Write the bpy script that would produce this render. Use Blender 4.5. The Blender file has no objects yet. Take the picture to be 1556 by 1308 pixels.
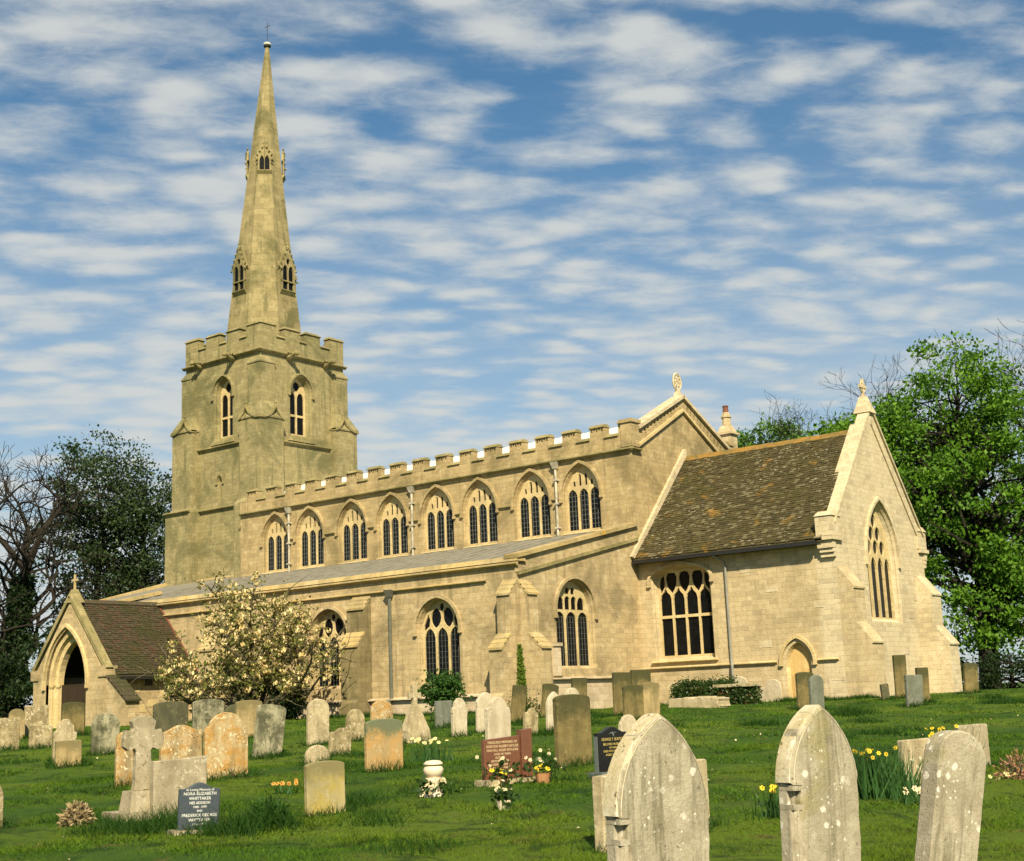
import bpy, bmesh, math, random
import numpy as np
from mathutils import Vector, Matrix, noise as mnoise
from mathutils.geometry import tessellate_polygon

R = math.radians
sc = bpy.context.scene
col = sc.collection

# ------------------------------------------------------------------ camera
YAW, PITCH, ROLL = R(37.696), R(11.213), R(2.315)
CAM = Vector((21.017, -45.843, 0.293))
vd = Vector((-math.sin(YAW) * math.cos(PITCH), math.cos(YAW) * math.cos(PITCH), math.sin(PITCH)))
vr = Vector((math.cos(YAW), math.sin(YAW), 0))
vu = vr.cross(vd)
cr, sr = math.cos(ROLL), math.sin(ROLL)
cx_, cy_ = vr * cr - vu * sr, vr * sr + vu * cr
cam = bpy.data.objects.new('camera', bpy.data.cameras.new('camera'))
col.objects.link(cam)
m = Matrix((cx_, cy_, -vd)).transposed().to_4x4()
m.translation = CAM
cam.matrix_world = m
cam.data.sensor_width = 36
cam.data.lens = 36 * 2082.5 / 1556
cam.data.clip_start = 0.1
cam.data.clip_end = 6000
sc.camera = cam

# ------------------------------------------------------------------ sky and sun
SUN_AZ, SUN_EL = R(-45), R(40)
world = bpy.data.worlds.new('World')
sc.world = world
world.use_nodes = True
wn, wl = world.node_tree.nodes, world.node_tree.links
wn.clear()
def N(nodes, t, **k):
    n = nodes.new(t)
    for a, b in k.items(): setattr(n, a, b)
    return n
def wmath(op, a, b=None):
    n = N(wn, 'ShaderNodeMath', operation=op)
    for i, v in enumerate((a, b)):
        if v is None: continue
        if isinstance(v, (int, float)): n.inputs[i].default_value = v
        else: wl.new(v, n.inputs[i])
    return n.outputs[0]
sky = N(wn, 'ShaderNodeTexSky', sky_type='NISHITA')
sky.sun_disc = False
sky.sun_elevation = SUN_EL
sky.sun_rotation = math.pi / 2 - SUN_AZ
sky.air_density = 1.0
sky.dust_density = 0.4
sky.ozone_density = 2.5
tc = N(wn, 'ShaderNodeTexCoord')
sep = N(wn, 'ShaderNodeSeparateXYZ')
wl.new(tc.outputs['Generated'], sep.inputs[0])
zz = wmath('ADD', wmath('MAXIMUM', sep.outputs[2], 0.0), 0.12)
px_ = wmath('DIVIDE', sep.outputs[0], zz)
py_ = wmath('DIVIDE', sep.outputs[1], zz)
comb = N(wn, 'ShaderNodeCombineXYZ')
wl.new(px_, comb.inputs[0]); wl.new(py_, comb.inputs[1])
rot = N(wn, 'ShaderNodeMapping')                      # turn first, so that the rows of cloud lie across the view, then stretch
rot.inputs['Rotation'].default_value = (0, 0, -YAW - R(8))
wl.new(comb.outputs[0], rot.inputs[0])
mp = N(wn, 'ShaderNodeMapping')
mp.inputs['Location'].default_value = (0.35, 0.1, 0)
mp.inputs['Scale'].default_value = (0.62, 1.0, 1)
wl.new(rot.outputs[0], mp.inputs[0])
def wnoise(scale, detail, rough=.5, dist=0.0, vec=None):
    n = N(wn, 'ShaderNodeTexNoise'); wl.new(vec or mp.outputs[0], n.inputs['Vector'])
    n.inputs['Scale'].default_value = scale; n.inputs['Detail'].default_value = detail
    n.inputs['Roughness'].default_value = rough; n.inputs['Distortion'].default_value = dist
    return n.outputs[0]
def wramp(v, a, b, lo=0.0, hi=1.0):
    n = N(wn, 'ShaderNodeMapRange', interpolation_type='SMOOTHSTEP'); wl.new(v, n.inputs['Value'])
    for k, x in (('From Min', a), ('From Max', b), ('To Min', lo), ('To Max', hi)): n.inputs[k].default_value = x
    return n.outputs[0]
vo = N(wn, 'ShaderNodeTexVoronoi', feature='SMOOTH_F1'); vo.inputs['Scale'].default_value = 13.5; vo.inputs['Smoothness'].default_value = .75; vo.inputs['Randomness'].default_value = .9
wd = N(wn, 'ShaderNodeVectorMath', operation='ADD')
nw = N(wn, 'ShaderNodeTexNoise'); nw.inputs['Scale'].default_value = 7; nw.inputs['Detail'].default_value = 3; wl.new(mp.outputs[0], nw.inputs['Vector'])
wsc = N(wn, 'ShaderNodeVectorMath', operation='SCALE'); wsc.inputs['Scale'].default_value = .11; wl.new(nw.outputs['Color'], wsc.inputs[0])
wl.new(mp.outputs[0], wd.inputs[0]); wl.new(wsc.outputs[0], wd.inputs[1]); wl.new(wd.outputs[0], vo.inputs['Vector'])
cell = wmath('SUBTRACT', 1.0, wmath('MULTIPLY', vo.outputs['Distance'], 1.15))
fine = wnoise(26, 7, .66, .3); mid = wnoise(2.6, 3, .5); broad = wnoise(.9, 2)
# the sheet of cloud thins out towards the north-east
edge = wramp(wmath('ADD', wmath('ADD', wmath('MULTIPLY', sep.outputs[0], math.cos(YAW)), wmath('MULTIPLY', sep.outputs[1], math.sin(YAW))), wmath('MULTIPLY', mid, .25)), .20, .60, 0, -.20)
cov = wmath('ADD', wmath('ADD', wmath('MULTIPLY', cell, .78), wmath('MULTIPLY', fine, .55)), wmath('ADD', wmath('MULTIPLY', mid, .50), wmath('ADD', wmath('MULTIPLY', broad, .30), edge)))
puff = wramp(cov, .72, 1.34, .03, .92)
# a thin veil lies over everything and thickens towards the horizon, where the layer is seen edge-on
veil = wmath('MULTIPLY', wramp(sep.outputs[2], .0, .46, .90, .06), wramp(mid, .3, .7, .8, 1.05))
fac = wmath('SUBTRACT', 1.0, wmath('MULTIPLY', wmath('SUBTRACT', 1.0, puff), wmath('SUBTRACT', 1.0, veil)))
mix = N(wn, 'ShaderNodeMixRGB')
mix.inputs[2].default_value = (6.5, 6.75, 6.6, 1)
tint = N(wn, 'ShaderNodeMixRGB', blend_type='MULTIPLY'); tint.inputs[0].default_value = 1
tint.inputs[2].default_value = (0.27, 0.84, 1.03, 1)
wl.new(sky.outputs[0], tint.inputs[1])
wl.new(fac, mix.inputs[0]); wl.new(tint.outputs[0], mix.inputs[1])
bg = N(wn, 'ShaderNodeBackground'); bg.inputs[1].default_value = 0.056
wl.new(mix.outputs[0], bg.inputs[0])
wo = N(wn, 'ShaderNodeOutputWorld'); wl.new(bg.outputs[0], wo.inputs[0])

sun = bpy.data.objects.new('sun', bpy.data.lights.new('sun', 'SUN'))
col.objects.link(sun)
sun.data.energy = 5.0
sun.data.angle = R(0.53)
sun.data.color = (1.0, 0.865, 0.60)
sd = Vector((math.cos(SUN_AZ) * math.cos(SUN_EL), math.sin(SUN_AZ) * math.cos(SUN_EL), math.sin(SUN_EL)))
sun.rotation_euler = sd.to_track_quat('Z', 'Y').to_euler()
sun.location = (30, -60, 50)

sc.view_settings.view_transform = 'Standard'
sc.view_settings.look = 'None'
sc.view_settings.exposure = 0.82
sc.view_settings.gamma = 1
sc.render.engine = 'CYCLES'

# ------------------------------------------------------------------ ground height
def sdep(x, y): return (x - 21.017) * -math.sin(YAW) + (y + 45.843) * math.cos(YAW)
def gz(x, y):
    k = .12
    sp = lambda t: k * np.log1p(np.exp(np.clip(t / k, -50, 50)))
    v = -1.70 + .036 * sdep(x, y)
    return -.03 - sp(-.03 - (-1.45 + sp(v + 1.45)))

# ------------------------------------------------------------------ material helpers
MATS = {}
class NT:
    def __init__(s, name):
        s.m = bpy.data.materials.new(name); s.m.use_nodes = True
        s.n, s.l = s.m.node_tree.nodes, s.m.node_tree.links
        s.n.clear()
        s.b = s.n.new('ShaderNodeBsdfPrincipled'); s.o = s.n.new('ShaderNodeOutputMaterial')
        s.l.new(s.b.outputs[0], s.o.inputs[0])
        s.b.inputs['Specular IOR Level'].default_value = 0.2
        MATS[name] = s.m
    def set(s, node, i, v):
        if isinstance(v, (int, float)): node.inputs[i].default_value = v
        elif isinstance(v, (tuple, list)): node.inputs[i].default_value = tuple(v) if len(v) != 3 or node.inputs[i].type == 'VECTOR' else (*v, 1)
        else: s.l.new(v, node.inputs[i])
    def math(s, op, a, b=0.0, clamp=False):
        n = s.n.new('ShaderNodeMath'); n.operation = op; n.use_clamp = clamp
        s.set(n, 0, a); s.set(n, 1, b); return n.outputs[0]
    def pos(s): return s.n.new('ShaderNodeNewGeometry').outputs['Position']
    def obj(s, jitter=True):
        o = s.n.new('ShaderNodeTexCoord').outputs['Object']
        if not jitter: return o
        oi = s.n.new('ShaderNodeObjectInfo').outputs['Random']
        a = s.n.new('ShaderNodeVectorMath'); a.operation = 'ADD'
        c = s.n.new('ShaderNodeCombineXYZ')
        for i, k in enumerate((37.0, 91.0, 53.0)): s.l.new(s.math('MULTIPLY', oi, k), c.inputs[i])
        s.l.new(o, a.inputs[0]); s.l.new(c.outputs[0], a.inputs[1]); return a.outputs[0]
    def noise(s, vec, scale, detail=4, rough=.55, dist=0):
        n = s.n.new('ShaderNodeTexNoise'); s.l.new(vec, n.inputs['Vector'])
        n.inputs['Scale'].default_value = scale; n.inputs['Detail'].default_value = detail
        n.inputs['Roughness'].default_value = rough; n.inputs['Distortion'].default_value = dist
        return n.outputs[0]
    def vor(s, vec, scale):
        n = s.n.new('ShaderNodeTexVoronoi'); s.l.new(vec, n.inputs['Vector']); n.inputs['Scale'].default_value = scale
        return n.outputs['Distance'], n.outputs['Color']
    def ramp(s, v, a, b, lo=0.0, hi=1.0):
        n = s.n.new('ShaderNodeMapRange'); n.interpolation_type = 'SMOOTHSTEP'
        s.set(n, 'Value', v)
        n.inputs['From Min'].default_value = a; n.inputs['From Max'].default_value = b
        n.inputs['To Min'].default_value = lo; n.inputs['To Max'].default_value = hi
        return n.outputs[0]
    def mix(s, f, a, b, mode='MIX'):
        n = s.n.new('ShaderNodeMixRGB'); n.blend_type = mode
        s.set(n, 0, f); s.set(n, 1, a); s.set(n, 2, b); return n.outputs[0]
    def island(s): return s.n.new('ShaderNodeNewGeometry').outputs['Random Per Island']
    def scale(s, vec, v):
        n = s.n.new('ShaderNodeMapping'); s.l.new(vec, n.inputs[0]); n.inputs['Scale'].default_value = v; return n.outputs[0]
    def done(s, color, rough=.9, bump=None, strength=.4, dist=.02):
        s.set(s.b, 'Base Color', color); s.set(s.b, 'Roughness', rough)
        if bump is not None:
            b = s.n.new('ShaderNodeBump'); b.inputs['Strength'].default_value = strength; b.inputs['Distance'].default_value = dist
            s.l.new(bump, b.inputs['Height']); s.l.new(b.outputs[0], s.b.inputs['Normal'])
        return s.m

def church_stone(name, c1, c2, pale, grime, grime_amt, lichen=(.42, .27, .06), lichen_amt=.15, bw=.37, bh=.185, mortar=.16):
    t = NT(name)
    p = t.pos()
    sx = t.n.new('ShaderNodeSeparateXYZ'); t.l.new(p, sx.inputs[0])
    wob = t.noise(p, 1.1, 2)
    cb = t.n.new('ShaderNodeCombineXYZ')
    t.l.new(t.math('ADD', t.math('ADD', sx.outputs[0], sx.outputs[1]), t.math('MULTIPLY', wob, .35)), cb.inputs[0])
    t.l.new(t.math('ADD', sx.outputs[2], t.math('MULTIPLY', wob, .10)), cb.inputs[1])
    br = t.n.new('ShaderNodeTexBrick'); t.l.new(cb.outputs[0], br.inputs['Vector'])
    br.inputs['Scale'].default_value = 1; br.inputs['Brick Width'].default_value = bw; br.inputs['Row Height'].default_value = bh
    br.inputs['Mortar Size'].default_value = .007; br.inputs['Mortar Smooth'].default_value = .4; br.inputs['Bias'].default_value = -.1
    br.inputs['Color1'].default_value = (0, 0, 0, 1); br.inputs['Color2'].default_value = (1, 1, 1, 1); br.inputs['Mortar'].default_value = (.5, .5, .5, 1)
    br.offset_frequency = 2; br.squash = 1.35; br.squash_frequency = 3
    blk = t.math('ADD', br.outputs['Color'], 0)
    c = t.mix(t.ramp(t.math('ADD', t.math('MULTIPLY', blk, .45), t.math('MULTIPLY', t.noise(p, 5, 5, .72), .9)), .3, 1.0), c1, c2)
    c = t.mix(t.ramp(t.noise(p, 2.3, 5, .65), .5, .78, 0, .8), c, pale)
    c = t.mix(t.math('MULTIPLY', t.ramp(blk, .92, .96), .4), c, pale)
    c = t.mix(t.math('MULTIPLY', t.ramp(blk, .10, .05), .35), c, tuple(v * .45 for v in c2))
    # weathering: broad stains plus streaks that run down the wall
    g1 = t.ramp(t.noise(p, .5, 6, .68, .5), .46, .66)
    g2 = t.ramp(t.noise(t.scale(p, (2.2, 2.2, .14)), 1.6, 5, .65), .50, .68)
    c = t.mix(t.math('MULTIPLY', t.math('MAXIMUM', g1, t.math('MULTIPLY', g2, .8)), grime_amt, True), c, grime)
    lo = t.math('MULTIPLY', t.ramp(t.noise(p, 3.1, 5, .7), .60, .70), t.ramp(t.noise(p, .55, 2), .5, .62))
    c = t.mix(t.math('MULTIPLY', lo, lichen_amt * 4, True), c, lichen)
    c = t.mix(t.ramp(t.noise(p, 11, 5, .75), .5, .75, 0, .55), c, (.10, .08, .04), 'MIX')
    c = t.mix(t.math('MULTIPLY', br.outputs['Fac'], mortar), c, (.16, .13, .08))
    h = t.math('SUBTRACT', t.math('ADD', t.math('MULTIPLY', t.noise(p, 9, 5, .65), .8), t.math('MULTIPLY', blk, .35)), t.math('MULTIPLY', br.outputs['Fac'], .7))
    return t.done(c, .95, h, .55, .03)

church_stone('nave_stone', (.44, .34, .18), (.335, .25, .125), (.55, .45, .275), (.145, .117, .056), .66)
church_stone('chancel_stone', (.51, .415, .255), (.425, .335, .195), (.61, .52, .35), (.205, .16, .085), .42, lichen_amt=.08)
church_stone('gable_stone', (.56, .475, .32), (.49, .405, .26), (.64, .57, .415), (.27, .22, .13), .34, lichen_amt=.05)
church_stone('aisle_stone', (.48, .375, .215), (.38, .29, .155), (.60, .50, .33), (.14, .115, .062), .64, lichen_amt=.10)
church_stone('tower_stone', (.315, .268, .135), (.235, .20, .098), (.395, .335, .19), (.105, .105, .047), .80, lichen=(.18, .19, .05), lichen_amt=.12)
church_stone('spire_stone', (.305, .252, .128), (.23, .19, .095), (.40, .33, .18), (.085, .085, .035), .80, lichen=(.15, .16, .04), lichen_amt=.14, bw=.6, bh=.34, mortar=.3)
church_stone('dressed_stone', (.56, .44, .235), (.49, .38, .19), (.66, .56, .35), (.24, .19, .09), .30, bw=.9, bh=.4, mortar=.10)
church_stone('lichen_coping', (.43, .345, .185), (.42, .30, .12), (.54, .45, .27), (.17, .14, .065), .55, lichen=(.50, .30, .035), lichen_amt=.5, bw=.8, bh=.5, mortar=.3)
church_stone('dark_coping', (.30, .25, .12), (.22, .19, .085), (.40, .34, .19), (.095, .09, .035), .7, lichen=(.34, .26, .045), lichen_amt=.2, bw=.8, bh=.5, mortar=.3)
church_stone('plinth_stone', (.56, .46, .33), (.47, .38, .26), (.65, .57, .44), (.25, .2, .12), .5, bw=.5, bh=.26)
church_stone('ochre_infill', (.56, .37, .14), (.53, .36, .15), (.62, .48, .24), (.40, .29, .13), .3, bw=.7, bh=.9, mortar=.1)
church_stone('dark_stone', (.24, .195, .10), (.17, .14, .07), (.34, .28, .16), (.07, .06, .03), .75, lichen_amt=.1)

def plain(name, c, rough=.6, spec=.3, var=.25, sc_=6, metal=0):
    t = NT(name); p = t.pos()
    cc = t.mix(t.ramp(t.noise(p, sc_, 4, .6), .3, .7), c, tuple(v * (1 - var) for v in c))
    t.b.inputs['Specular IOR Level'].default_value = spec
    t.b.inputs['Metallic'].default_value = metal
    return t.done(cc, rough)
plain('glass', (.007, .008, .009), .2, .12, .5, 3)
plain('lead_lines', (.13, .14, .13), .6, .1)
plain('dark_iron', (.045, .05, .045), .5)
plain('pipe_green', (.12, .125, .095), .55)
plain('pipe_grey', (.25, .245, .21), .5)
plain('pale_pipe', (.50, .46, .36), .7, var=.5, sc_=3)
plain('gutter_black', (.02, .02, .02), .4)
plain('pot_red', (.17, .065, .04), .8)
plain('oak', (.035, .022, .012), .7)
plain('white_cap', (.6, .58, .5), .6)
plain('paper', (.55, .53, .48), .7, var=.1)

t = NT('lead_roof'); p = t.pos()
t.done(t.mix(t.ramp(t.noise(t.scale(p, (.4, 1, 1)), 2.2, 5, .6), .35, .7), (.225, .212, .175), (.165, .156, .128)), .6, t.noise(p, 5, 3), .15, .01)
t = NT('pale_lead'); p = t.pos()
t.done(t.mix(t.ramp(t.noise(p, 2, 4), .3, .7), (.66, .65, .61), (.56, .55, .51)), .5)

def tile_mat(name, c1, c2, c3, moss, spot, spot_amt, orange_amt):
    t = NT(name); p = t.pos(); r = t.island()
    c = t.mix(r, c1, c2)
    c = t.mix(t.ramp(t.math('FRACT', t.math('MULTIPLY', r, 17.3)), .80, .86), c, c3)
    c = t.mix(t.math('MULTIPLY', t.ramp(t.noise(p, .8, 4, .6), .45, .66), .75), c, moss)
    s1 = t.ramp(t.noise(t.scale(p, (1, 1.6, 1.6)), 7.5, 3, .6), .63, .69)
    s2 = t.ramp(t.noise(p, .5, 2), .42, .62, .15, 1)
    c = t.mix(t.math('MULTIPLY', t.math('MULTIPLY', s1, s2), spot_amt), c, spot)
    o = t.math('MULTIPLY', t.ramp(t.noise(p, 1.3, 4, .65, .3), .60, .70), orange_amt)
    c = t.mix(o, c, (.36, .19, .03))
    return t.done(c, .92, t.noise(p, 16, 4), .35, .02)
tile_mat('chancel_tiles', (.050, .042, .020), (.085, .070, .032), (.145, .125, .07), (.066, .058, .020), (.50, .47, .36), .9, .45)
tile_mat('porch_tiles', (.050, .041, .025), (.075, .060, .036), (.085, .05, .031), (.045, .048, .017), (.34, .31, .2), .5, .03)
t = NT('orange_ridge'); p = t.pos()
t.done(t.mix(t.ramp(t.noise(p, 3, 4, .65), .35, .7), (.27, .15, .035), (.13, .105, .04)), .9, t.noise(p, 14, 4), .4, .02)

# gravestones: base colour, weather stain, spots
def grave_mat(name, c1, c2, stain, stain_amt, spot, spot_amt, top=None, spot2=None, rough=.92, ns=2.6):
    t = NT(name); o = t.obj()
    c = t.mix(t.ramp(t.noise(o, ns, 6, .7, .3), .38, .62), c1, c2)
    st = t.ramp(t.noise(t.scale(o, (2.4, 2.4, .55)), 1.7, 5, .65, .5), .42, .66)
    c = t.mix(t.math('MULTIPLY', st, stain_amt), c, stain)
    d, cc = t.vor(o, 15)
    sp = t.math('MULTIPLY', t.ramp(t.noise(o, 17, 3, .6), .56, .64), t.ramp(t.noise(o, 3.2, 3, .6), .42, .58))
    c = t.mix(t.math('MULTIPLY', sp, spot_amt), c, spot)
    if spot2:
        s2 = t.math('MULTIPLY', t.ramp(t.noise(o, 26, 2, .5), .63, .68), t.ramp(t.noise(o, 4.4, 2), .40, .56))
        c = t.mix(s2, c, spot2)
    if top:
        g = t.n.new('ShaderNodeNewGeometry')
        oz = t.n.new('ShaderNodeSeparateXYZ'); t.l.new(t.n.new('ShaderNodeTexCoord').outputs['Generated'], oz.inputs[0])
        f = t.math('MULTIPLY', t.ramp(t.math('ADD', oz.outputs[2], t.math('MULTIPLY', t.noise(o, 4, 5, .7), .7)), .98, 1.26), .92)
        c = t.mix(f, c, top)
    c = t.mix(t.math('MULTIPLY', t.ramp(t.noise(o, 60, 2), .5, .8), .35), c, (.08, .065, .04))
    return t.done(c, rough, t.math('ADD', t.noise(o, 30, 5, .7), t.math('MULTIPLY', t.noise(o, 6, 3), .6)), .5, .012)
grave_mat('stone_pale', (.46, .385, .245), (.36, .295, .18), (.17, .14, .075), .6, (.62, .57, .44), .7, spot2=(.13, .105, .06))
grave_mat('stone_white', (.52, .45, .33), (.43, .365, .255), (.25, .21, .13), .55, (.66, .6, .48), .6)
grave_mat('stone_grey', (.36, .31, .215), (.28, .24, .16), (.15, .13, .075), .6, (.55, .51, .4), .65, spot2=(.12, .1, .06))
def weathered():
    t = NT('stone_weathered'); o = t.obj()
    c = t.mix(t.ramp(t.noise(o, 3.5, 6, .72, .4), .36, .64), (.43, .385, .29), (.29, .255, .18))
    st = t.ramp(t.noise(t.scale(o, (5, 5, .5)), 2.2, 6, .7, .4), .48, .66)          # run-off streaks
    c = t.mix(t.math('MULTIPLY', st, .7), c, (.13, .115, .07))
    al = t.ramp(t.noise(o, 2.0, 4, .65), .54, .70)                                   # green-yellow algae
    c = t.mix(t.math('MULTIPLY', al, .55), c, (.26, .23, .085))
    d, cc = t.vor(o, 9)                                                              # lichen rosettes
    ro = t.math('MULTIPLY', t.ramp(t.math('ADD', d, t.math('MULTIPLY', t.noise(o, 30, 3), .35)), .42, .33), t.ramp(t.noise(o, 2.4, 2), .48, .58))
    c = t.mix(t.math('MULTIPLY', ro, .85), c, (.68, .64, .55))
    d2, cc = t.vor(o, 24)
    r2 = t.math('MULTIPLY', t.ramp(t.math('ADD', d2, t.math('MULTIPLY', t.noise(o, 60, 2), .3)), .36, .29), t.ramp(t.noise(o, 5.5, 2), .50, .60))
    c = t.mix(t.math('MULTIPLY', r2, .8), c, (.72, .69, .60))
    sp = t.math('MULTIPLY', t.ramp(t.noise(o, 42, 3, .6), .62, .68), t.ramp(t.noise(o, 5, 2), .45, .6))
    c = t.mix(t.math('MULTIPLY', sp, .8), c, (.085, .075, .05))
    c = t.mix(t.ramp(t.noise(o, 95, 2), .45, .8, 0, .35), c, (.12, .10, .065))
    t.done(c, .95, t.math('ADD', t.noise(o, 48, 6, .75), t.math('MULTIPLY', t.noise(o, 8, 4), .7)), .75, .012)
weathered()
grave_mat('stone_pale_edge', (.58, .52, .39), (.46, .40, .27), (.32, .26, .12), .6, (.74, .69, .58), .8, spot2=(.16, .13, .07))
grave_mat('stone_olive', (.20, .155, .062), (.14, .11, .045), (.085, .075, .028), .7, (.32, .27, .12), .4, top=(.055, .055, .022))
grave_mat('stone_dark', (.075, .078, .045), (.10, .095, .05), (.04, .042, .025), .6, (.30, .24, .10), .5)
grave_mat('stone_dark_pale', (.085, .085, .05), (.34, .315, .205), (.055, .058, .032), .75, (.40, .37, .26), .6)
grave_mat('stone_tan', (.40, .30, .145), (.31, .235, .115), (.15, .12, .055), .6, (.54, .46, .28), .5, top=(.17, .14, .065))
grave_mat('stone_orange', (.43, .345, .20), (.38, .215, .06), (.19, .145, .075), .75, (.64, .56, .38), 1.0, spot2=(.05, .038, .022), ns=5.5)
grave_mat('stone_mottled', (.43, .355, .21), (.24, .19, .10), (.12, .10, .05), .6, (.62, .55, .38), .9, spot2=(.06, .05, .028), ns=6)
grave_mat('stone_yellow', (.35, .30, .175), (.35, .275, .08), (.20, .17, .055), .55, (.46, .41, .24), .3, top=(.17, .15, .07))
grave_mat('stone_green_top', (.36, .26, .125), (.42, .25, .09), (.24, .19, .10), .5, (.52, .47, .33), .5, top=(.11, .135, .08))
grave_mat('stone_blue_grey', (.155, .165, .135), (.115, .125, .095), (.07, .078, .052), .5, (.28, .27, .2), .4)
grave_mat('ledger_stone', (.44, .37, .24), (.33, .275, .16), (.16, .14, .07), .55, (.60, .54, .4), .6)
def polished(name, c, c2, rough):
    t = NT(name); o = t.obj()
    t.b.inputs['Specular IOR Level'].default_value = .4
    t.done(t.mix(t.ramp(t.noise(o, 70, 2), .4, .7), c, c2), rough)
polished('slate', (.045, .058, .070), (.065, .078, .088), .4)
polished('slate_edge', (.13, .15, .14), (.16, .17, .15), .5)
polished('brown_granite', (.125, .052, .03), (.17, .075, .042), .35)
polished('black_granite', (.010, .010, .011), (.018, .018, .018), .22)
polished('granite_edge', (.10, .12, .115), (.14, .155, .15), .55)
plain('letter_white', (.75, .75, .70), .6, var=.1)
plain('letter_gold', (.52, .40, .12), .5, var=.1)
plain('letter_buff', (.60, .48, .28), .6, var=.1)
plain('marble', (.66, .55, .40), .45, .4, .12)
plain('terracotta', (.40, .2, .09), .8)
plain('brick_red', (.34, .13, .06), .9)

def leaf_mat(name, c1, c2, c3=None, rough=.55, trans=.35, spec=.25):
    t = NT(name); r = t.island(); p = t.pos()
    c = t.mix(r, c1, c2)
    if c3: c = t.mix(t.ramp(t.noise(p, .45, 2), .42, .62), c, c3)
    t.set(t.b, 'Base Color', c); t.b.inputs['Roughness'].default_value = rough
    t.b.inputs['Specular IOR Level'].default_value = spec
    tr = t.n.new('ShaderNodeBsdfTranslucent'); t.l.new(c, tr.inputs[0])
    ms = t.n.new('ShaderNodeMixShader'); ms.inputs[0].default_value = trans
    t.l.new(t.b.outputs[0], ms.inputs[1]); t.l.new(tr.outputs[0], ms.inputs[2]); t.l.new(ms.outputs[0], t.o.inputs[0])
leaf_mat('chestnut_leaf', (.05, .135, .008), (.145, .285, .022), (.075, .175, .014))
leaf_mat('fresh_leaf', (.06, .14, .02), (.10, .20, .03))
leaf_mat('dark_leaf', (.022, .048, .012), (.05, .085, .026), (.035, .06, .022), spec=.35, rough=.5)
leaf_mat('ivy_leaf', (.018, .045, .008), (.045, .09, .015), spec=.4, rough=.45)
leaf_mat('moss_ivy', (.08, .15, .015), (.16, .24, .03))
leaf_mat('shrub_leaf', (.025, .07, .01), (.05, .12, .018))
leaf_mat('magnolia_leaf', (.13, .14, .030), (.21, .20, .055), (.10, .125, .028))
leaf_mat('magnolia_bloom', (.70, .52, .22), (.84, .73, .42), rough=.6, trans=.25)
leaf_mat('daffodil_yellow', (.75, .50, .02), (.8, .62, .06), rough=.6, trans=.2)
leaf_mat('daffodil_cream', (.78, .68, .26), (.82, .76, .46), rough=.6, trans=.2)
leaf_mat('white_petal', (.72, .62, .42), (.80, .70, .44), rough=.6, trans=.2)
leaf_mat('daffodil_leaf', (.03, .09, .02), (.055, .13, .03))
leaf_mat('dead_bloom', (.26, .19, .10), (.38, .3, .17), trans=.1)
leaf_mat('pink_leaf', (.30, .13, .09), (.38, .22, .12), trans=.2)
leaf_mat('orange_petal', (.65, .28, .04), (.6, .36, .1), trans=.2)
leaf_mat('hedge_leaf', (.012, .03, .008), (.025, .05, .012))

def bark(name, c1, c2):
    t = NT(name); p = t.pos()
    t.done(t.mix(t.ramp(t.noise(t.scale(p, (3, 3, .8)), 3, 5, .65), .35, .65), c1, c2), .95, t.noise(t.scale(p, (4, 4, 1)), 4, 5), .6, .05)
bark('bark_dark', (.014, .012, .009), (.03, .025, .018))
bark('bark_grey', (.085, .075, .058), (.13, .115, .09))
bark('bark_olive', (.06, .052, .03), (.10, .085, .05))

def lawn_colour(t, base):
    p = t.pos()
    c = t.mix(t.math('MULTIPLY', t.ramp(t.noise(p, .25, 3), .42, .62), .65), base, (.115, .17, .008))
    c = t.mix(t.math('MULTIPLY', t.ramp(t.noise(p, 1.3, 6, .68, .6), .50, .64), .82), c, (.013, .042, .002))
    c = t.mix(t.math('MULTIPLY', t.ramp(t.noise(p, 1.9, 6, .7, .4), .57, .68), .7), c, (.115, .095, .026))
    return t.mix(t.math('MULTIPLY', t.ramp(t.noise(p, 4.5, 4, .6), .56, .68), .6), c, (.012, .036, .003))
t = NT('grass_ground'); p = t.pos()
t.done(lawn_colour(t, (.036, .086, .003)), .95, t.math('ADD', t.noise(p, 22, 5, .7), t.noise(p, 3, 4)), .9, .08)
t = NT('grass_blade'); r = t.island()
c = lawn_colour(t, t.mix(r, (.030, .092, .002), (.082, .168, .004)))
c = t.mix(t.ramp(t.math('FRACT', t.math('MULTIPLY', r, 13.7)), .93, .96, 0, .5), c, (.16, .14, .06))
t.set(t.b, 'Base Color', c); t.b.inputs['Roughness'].default_value = .7
tr = t.n.new('ShaderNodeBsdfTranslucent'); t.l.new(c, tr.inputs[0])
ms = t.n.new('ShaderNodeMixShader'); ms.inputs[0].default_value = .3
t.l.new(t.b.outputs[0], ms.inputs[1]); t.l.new(tr.outputs[0], ms.inputs[2]); t.l.new(ms.outputs[0], t.o.inputs[0])
leaf_mat('tuft_blade', (.012, .045, .003), (.032, .090, .006), rough=.7)

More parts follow.
